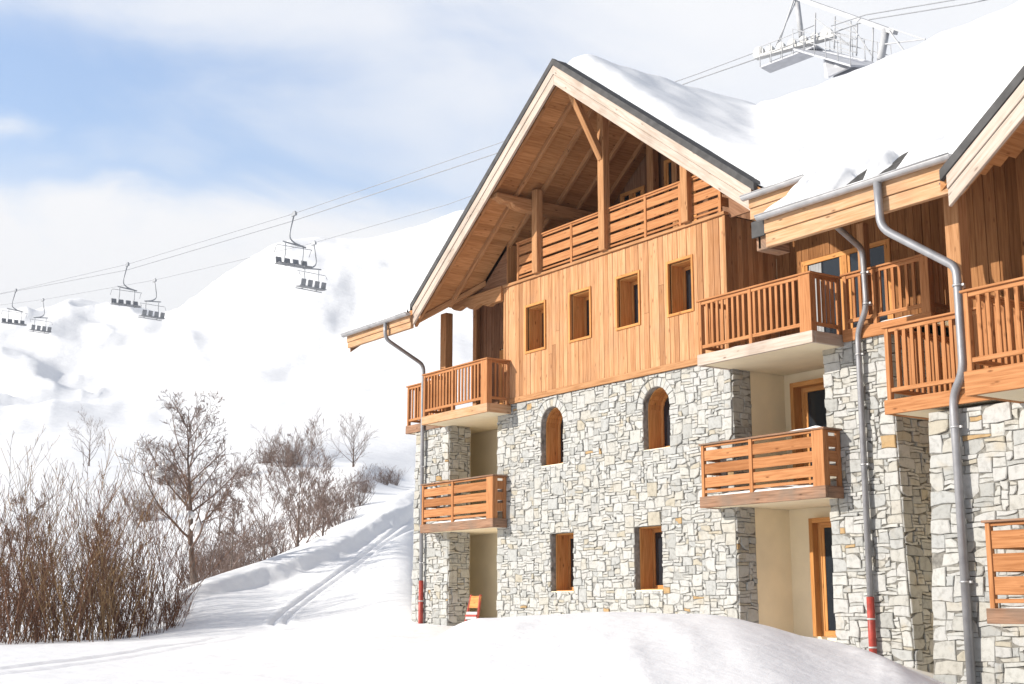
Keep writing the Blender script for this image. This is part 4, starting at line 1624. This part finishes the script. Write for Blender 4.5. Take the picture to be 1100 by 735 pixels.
def shrub_mesh(seed, h, stems, spread=.5):
    rg = random.Random(seed)
    mb = MB()
    def stem(p, d, ln, r, lev):
        n = 6 if lev == 0 else 3
        pts, rad, dd, q = [p.copy()], [r], d.normalized(), p.copy()
        for k in range(n):
            dd = (dd + Vector((rg.uniform(-1, 1), rg.uniform(-1, 1), rg.uniform(-.3, .9))) * (.15 if lev == 0 else .26)).normalized()
            q = q + dd * (ln / n)
            pts.append(q)
            rad.append(max(.0056, r * (1 - .8 * (k + 1) / n)))
        mb.tube(pts, rad, 4 if lev == 0 else 3, 0, False)
        if lev == 2:
            return
        for _ in range(rg.randint(6, 10) if lev == 0 else rg.randint(1, 4)):
            t = rg.uniform(.12, .97) if lev == 0 else rg.uniform(.25, .95)
            k = min(int(t * n), n - 1)
            b0 = pts[k] + (pts[k + 1] - pts[k]) * (t * n - k)
            a = rg.uniform(0, 2 * PI)
            sp = rg.uniform(.35, .85) * spread * 1.7
            stem(b0, Vector((math.cos(a) * sp, math.sin(a) * sp, rg.uniform(.55, 1.1))), ln * rg.uniform(.16, .38) * (1.15 - .5 * t), max(.005, rad[k] * .6), lev + 1)
    for k in range(stems):
        a = rg.uniform(0, 2 * PI)
        rr = rg.uniform(.05, 1) ** .7 * h * .2
        lean = rg.uniform(.05, .55)
        a2 = a + rg.uniform(-.9, .9)
        ln = h * (rg.uniform(.35, .75) if rg.random() < .5 else rg.uniform(.75, 1.08))
        stem(Vector((math.cos(a) * rr, math.sin(a) * rr, -.35)), Vector((math.cos(a2) * lean, math.sin(a2) * lean, 1)), ln, .010 + .012 * rg.random() * ln / h, 0)
    return mb

def tree_mesh(seed, h, trunk_frac, tr, limbs, up=.12, spread=.75, nb=(5, 7), lev=3, lean=(0, 0), wide=.62, lead=.82):
    """a leader that tapers to the top, limbs along it that shorten upwards"""
    rg = random.Random(seed)
    tb, cb = MB(), MB()
    ht = h * lead
    n = 9
    pts, p = [], Vector((0, 0, -.3))
    for k in range(n + 1):
        pts.append(p.copy())
        f_ = 1 - .8 * k / n
        p = p + Vector((lean[0] * f_ + rg.uniform(-.07, .07), lean[1] * f_ + rg.uniform(-.07, .07), 1)) * ((ht + .3) / n)
    tb.tube(pts, [max(.014, tr * (1 - .93 * (k / n) ** .8)) * (1.3 if k == 0 else 1) for k in range(n + 1)], 8, 0, False)
    for k in range(limbs):
        f_ = trunk_frac + (.97 - trunk_frac) * (k + rg.random()) / limbs
        q = min(int(f_ * n), n - 1)
        st = pts[q] + (pts[q + 1] - pts[q]) * (f_ * n - q)
        a = k * 2.4 + rg.uniform(-.5, .5)
        rel = (f_ - trunk_frac) / (1 - trunk_frac)
        tilt = rg.uniform(.7, 1.25) * (1.05 - .55 * rel)
        ln = h * wide * (.62 - (.34 if lead > .7 else .12) * rel) * rg.uniform(.75, 1.1)
        grow(cb, st, Vector((math.cos(a) * tilt, math.sin(a) * tilt, .75)), ln, max(.014, tr * .32 * (1 - .65 * rel)), 0, rg, up, spread, nb, lev, 5, .0065)
    return tb, cb

def place_tree(name, label, cat, X, Y, seed, h, group=None, **kw):
    z = ground_z(X, Y)
    t = thing(name, label, cat, (X, Y, z), group)
    tb, cb = tree_mesh(seed, h, **kw)
    tb.build('trunk', M['bark'], t)
    cb.build('crown', M['twig'], t)
    return t

def gxy(x, d):
    return rd((x - 550) / 1478 * d, d)
# the tall tree left of the ski track
X, Y = gxy(211, 52)
place_tree('bare_tree', 'tall bare tree with dense brown crown and snow in its fork', 'tree', X, Y, 4, 8.0, 'bare trees on the slope', trunk_frac=.27, tr=.17, limbs=22, up=.15, spread=.66, nb=(3, 6), lev=3, lean=(-.06, -.09), wide=.66)
tz = ground_z(X, Y)
rg = random.Random(9)
def snowclump(p, r, label):
    v, f = [], []
    n, m2 = 10, 7
    for i in range(m2 + 1):
        for j in range(n):
            th, ph = PI * i / m2, 2 * PI * j / n
            dv_ = Vector((math.sin(th) * math.cos(ph), math.sin(th) * math.sin(ph), math.cos(th) * .75))
            v.append(Vector(p) + dv_ * r * (1 + .35 * noise.noise(dv_ * 1.6 + Vector(p))))
    for i in range(m2):
        for j in range(n):
            f.append((i * n + j, (i + 1) * n + j, (i + 1) * n + (j + 1) % n, i * n + (j + 1) % n))
    me = bpy.data.meshes.new('snow_clump')
    me.from_pydata(v, [], f)
    me.materials.append(M['roofsnow'])
    me.polygons.foreach_set('use_smooth', [True] * len(f))
    o = bpy.data.objects.new('snow_clump', me)
    COL.objects.link(o)
    tag(o, label, 'snow clump', 'snow clumps caught in the tall tree')
for (px, pyy, r2, lab) in ((204, 553, .22, 'snow clump in the main fork of the tall bare tree, left of the trunk'), (213, 566, .3, 'snow clump in the main fork of the tall bare tree, right of the trunk'),
                           (200, 588, .15, 'small snow clump low on the trunk of the tall bare tree'), (171, 507, .28, 'snow clump on a left branch of the tall bare tree'),
                           (179, 498, .17, 'small snow clump above the left branch clump of the tall bare tree'), (214, 578, .17, 'small snow clump just under the right fork clump')):
    snowclump(spot(px, pyy, 51.7), r2, lab)
# other trees: picture column, distance, height, kind of words
for x, d, h, sd_, lab, kw in (
    (318, 66, 7.0, 12, 'bare tree with fan-shaped crown behind the snow bank crest', dict(trunk_frac=.10, tr=.12, limbs=15, wide=.92, lead=.55)),
    (282, 63, 5.4, 13, 'slim bare tree just left of the fan-shaped one', dict(trunk_frac=.14, tr=.09, limbs=11, wide=.92, lead=.55)),
    (246, 58, 4.6, 14, 'thin bare sapling between the tall tree and the snow bank', dict(trunk_frac=.25, tr=.07, limbs=11)),
    (345, 72, 4.6, 15, 'low bare tree right of the fan-shaped one, near the bank edge', dict(trunk_frac=.08, tr=.09, limbs=15, wide=.92, lead=.55)),
    (376, 128, 5.6, 16, 'lone rounded bare tree on the snowy knoll near the chalet', dict(trunk_frac=.06, tr=.12, limbs=20, wide=.92, lead=.55)),
    (86, 140, 6.0, 17, 'small lone bare tree on the slope above the left thicket', dict(trunk_frac=.08, tr=.11, limbs=11, wide=.8, lead=.6)),
    (140, 90, 5.5, 18, 'faint bare tree behind the left side of the tall tree', dict(trunk_frac=.1, tr=.1, limbs=13, wide=.92, lead=.55)),
    (232, 100, 5.5, 19, 'faint bare tree behind the right side of the tall tree', dict(trunk_frac=.1, tr=.1, limbs=13, wide=.92, lead=.55)),
    (20, 62, 7.0, 20, 'bare tree with upright limbs behind the thicket at the left edge', dict(trunk_frac=.2, tr=.11, limbs=13)),
    (110, 60, 5.6, 22, 'bare tree rising behind the middle of the thicket', dict(trunk_frac=.2, tr=.1, limbs=13)),
):
    X, Y = gxy(x, d)
    place_tree('bare_tree', lab, 'tree', X, Y, sd_, h, 'bare trees on the slope', up=.18, spread=.58, nb=(3, 6), lev=3 if d < 80 else 2, **kw)
# front thicket
protos = []
for k, (h, st) in enumerate(((5.5, 32), (4.9, 34), (6.3, 26), (3.7, 28))):
    mb = shrub_mesh(40 + k, h, st)
    me_o = mb.build('bare_shrub', M['tan'] if k == 2 else M['shrub'])
    protos.append(me_o)
SH = [(-30, 44, 0, 'leafless shrub cut by the left edge of the picture'), (8, 43, 1, 'leafless shrub at the left edge, first one fully in view'), (38, 45, 2, 'leafless shrub with tall dark stems near the left edge'),
      (62, 42.5, 1, 'leafless shrub in the front row of the thicket, left of the orange stems'), (86, 44.5, 0, 'leafless shrub in the thicket behind the orange stems'), (108, 42.2, 2, 'leafless shrub with tan orange stems at the front of the thicket'),
      (128, 43.8, 1, 'leafless shrub right of the orange stems'), (150, 44.3, 0, 'leafless shrub second from the right end of the front thicket'), (172, 44.8, 3, 'low leafless shrub ending the thicket on the right'),
      (24, 47.5, 2, 'leafless shrub in the back row by the left edge'), (72, 48, 0, 'leafless shrub in the back row, middle of the thicket'), (140, 48, 1, 'leafless shrub in the back row, below the tall tree'),
      (188, 46.5, 3, 'small sparse shrub at the foot of the snow bank'), (-12, 41, 3, 'low leafless shrub in the bottom left corner')]
seen = set()
rg = random.Random(3)
for x, d, k, lab in SH:
    o = protos[k] if k not in seen else protos[k].copy()
    if k in seen:
        COL.objects.link(o)
    seen.add(k)
    X, Y = gxy(x, d)
    o.location = (X, Y, ground_z(X, Y) - rg.uniform(.0, .3))
    sc = rg.uniform(.85, 1.1) * (.55 if 'sparse' in lab else 1)
    o.scale = (sc * 1.05, sc * 1.05, sc)
    o.rotation_euler = (0, 0, rg.uniform(0, 6.28))
    tag(o, lab, 'shrub', 'leafless shrubs of the front thicket')
# far shrubs on the slope behind
far = [shrub_mesh(60 + k, 2.6, 40, .7).build('slope_shrub', M['twig']) for k in range(2)]
FS = [(255, 70, .9), (268, 78, 1.0), (300, 80, .9), (330, 84, 1.1), (362, 80, .9), (378, 88, .8), (388, 100, .8), (300, 132, 1.2), (280, 136, 1.1), (312, 134, .9), (190, 120, 1.0), (170, 128, 1.2), 
      (230, 84, 1.2), (212, 76, 1.1), (408, 118, .7), (420, 122, .6), (255, 128, .9), (345, 96, .8), (225, 66, .8), (240, 74, 1.1), (275, 92, 1.0), (150, 110, 1.0)]
for k, (x, d, sc) in enumerate(FS):
    o = far[k] if k < 2 else far[k % 2].copy()
    if k >= 2:
        COL.objects.link(o)
    X, Y = gxy(x, d)
    o.location = (X, Y, ground_z(X, Y) - .05)
    o.scale = (sc * 1.5, sc * 1.5, sc * 1.15)
    o.rotation_euler = (0, 0, rg.uniform(0, 6.28))
    tag(o, 'pale leafless bush among those scattered over the snowy slope behind the trees', 'shrub', 'bushes on the slope behind the trees')

# ------------------------------------------------------------------ sky and sun
AZ, EL = R_(22), R_(24)             # azimuth of the sun from the facade normal towards its left, elevation
sun_dir = Vector((-math.sin(AZ) * math.cos(EL), -math.cos(AZ) * math.cos(EL), math.sin(EL)))
sl = bpy.data.lights.new('sun', 'SUN')
sl.energy = 5.0
sl.angle = R_(0.6)
sl.color = (1.0, .94, .85)
so = bpy.data.objects.new('sun', sl)
so.rotation_euler = sun_dir.to_track_quat('Z', 'Y').to_euler()
so.location = (0, 0, 60)
COL.objects.link(so)

wd = bpy.data.worlds.new('World')
scene.world = wd
wd.use_nodes = True
nt = wd.node_tree
bg = nt.nodes['Background']
sky = nd(nt, 'ShaderNodeTexSky', sky_type='NISHITA')
sky.sun_disc = False
sky.sun_elevation = EL
sky.sun_rotation = math.atan2(sun_dir.x, sun_dir.y)
sky.air_density, sky.dust_density, sky.ozone_density = 1.3, 0.6, 2.0
tc = nd(nt, 'ShaderNodeTexCoord')
def vdot(v):
    n = nd(nt, 'ShaderNodeVectorMath', operation='DOT_PRODUCT')
    L(nt, tc.outputs['Generated'], n.inputs[0])
    n.inputs[1].default_value = v
    return n.outputs['Value']
def mth(op, a, b=None):
    n = nd(nt, 'ShaderNodeMath', operation=op)
    for i, q in enumerate((a, b)):
        if q is None:
            continue
        if hasattr(q, 'is_linked'):
            L(nt, q, n.inputs[i])
        else:
            n.inputs[i].default_value = q
    return n.outputs[0]
rgt = vdot((RH[0], RH[1], 0))
upz = vdot((0, 0, 1))
cmb = nd(nt, 'ShaderNodeCombineXYZ')
L(nt, mth('ADD', mth('MULTIPLY', rgt, 3.0), mth('MULTIPLY', upz, 1.2)), cmb.inputs[0])
L(nt, mth('MULTIPLY', upz, 6.5), cmb.inputs[1])
L(nt, vdot((FH[0], FH[1], 0)), cmb.inputs[2])
ns = nd(nt, 'ShaderNodeTexNoise')
ns.inputs['Scale'].default_value = 1.35
ns.inputs['Detail'].default_value = 7
ns.inputs['Roughness'].default_value = 0.52
ns.inputs['Distortion'].default_value = 0.35
L(nt, cmb.outputs[0], ns.inputs['Vector'])
def srange(v, a, b):
    n = nd(nt, 'ShaderNodeMapRange', interpolation_type='SMOOTHSTEP')
    L(nt, v, n.inputs[0])
    n.inputs[1].default_value, n.inputs[2].default_value = a, b
    return n.outputs[0]
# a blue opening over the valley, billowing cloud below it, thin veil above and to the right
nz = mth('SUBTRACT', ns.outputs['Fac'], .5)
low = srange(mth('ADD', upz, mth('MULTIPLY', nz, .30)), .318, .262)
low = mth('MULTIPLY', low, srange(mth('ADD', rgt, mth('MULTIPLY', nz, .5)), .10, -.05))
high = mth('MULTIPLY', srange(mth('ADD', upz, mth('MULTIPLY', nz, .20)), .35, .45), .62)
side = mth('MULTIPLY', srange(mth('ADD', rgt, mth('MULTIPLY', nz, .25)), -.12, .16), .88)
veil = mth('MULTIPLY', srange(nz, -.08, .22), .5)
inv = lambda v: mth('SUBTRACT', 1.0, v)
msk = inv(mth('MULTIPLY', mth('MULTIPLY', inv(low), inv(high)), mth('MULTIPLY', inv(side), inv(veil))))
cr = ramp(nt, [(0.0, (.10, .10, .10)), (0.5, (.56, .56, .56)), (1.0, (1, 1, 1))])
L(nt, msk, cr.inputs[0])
# cloud deck ahead; unseen sky overhead and behind made dim grey to cut fill
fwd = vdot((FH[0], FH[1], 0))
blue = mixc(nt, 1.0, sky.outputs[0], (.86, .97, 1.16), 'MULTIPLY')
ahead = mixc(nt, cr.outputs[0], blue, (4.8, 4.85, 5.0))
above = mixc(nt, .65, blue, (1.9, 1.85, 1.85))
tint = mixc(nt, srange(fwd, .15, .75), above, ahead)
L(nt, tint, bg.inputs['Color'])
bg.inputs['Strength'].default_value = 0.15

# thin frozen mist between the viewer and the mountain
hz = MB()
hz.box(-3000, 1500, -1500, 3000, -4.5, 330)
hm = bpy.data.materials.new('haze')
hm.use_nodes = True
hn = hm.node_tree
hn.nodes.remove(hn.nodes['Principled BSDF'])
pv = hn.nodes.new('ShaderNodeVolumePrincipled')
pv.inputs['Density'].default_value = .00028
pv.inputs['Color'].default_value = (.95, .97, 1, 1)
hn.links.new(pv.outputs[0], hn.nodes['Material Output'].inputs['Volume'])
hz.build('haze', hm)['kind'] = 'stuff'

scene.view_settings.view_transform = 'Standard'
scene.view_settings.look = 'None'
scene.view_settings.exposure = 0.5
scene.view_settings.gamma = 1.0
scene.view_settings.use_curve_mapping = False
scene.cycles.max_bounces = 6
scene.cycles.diffuse_bounces = 4
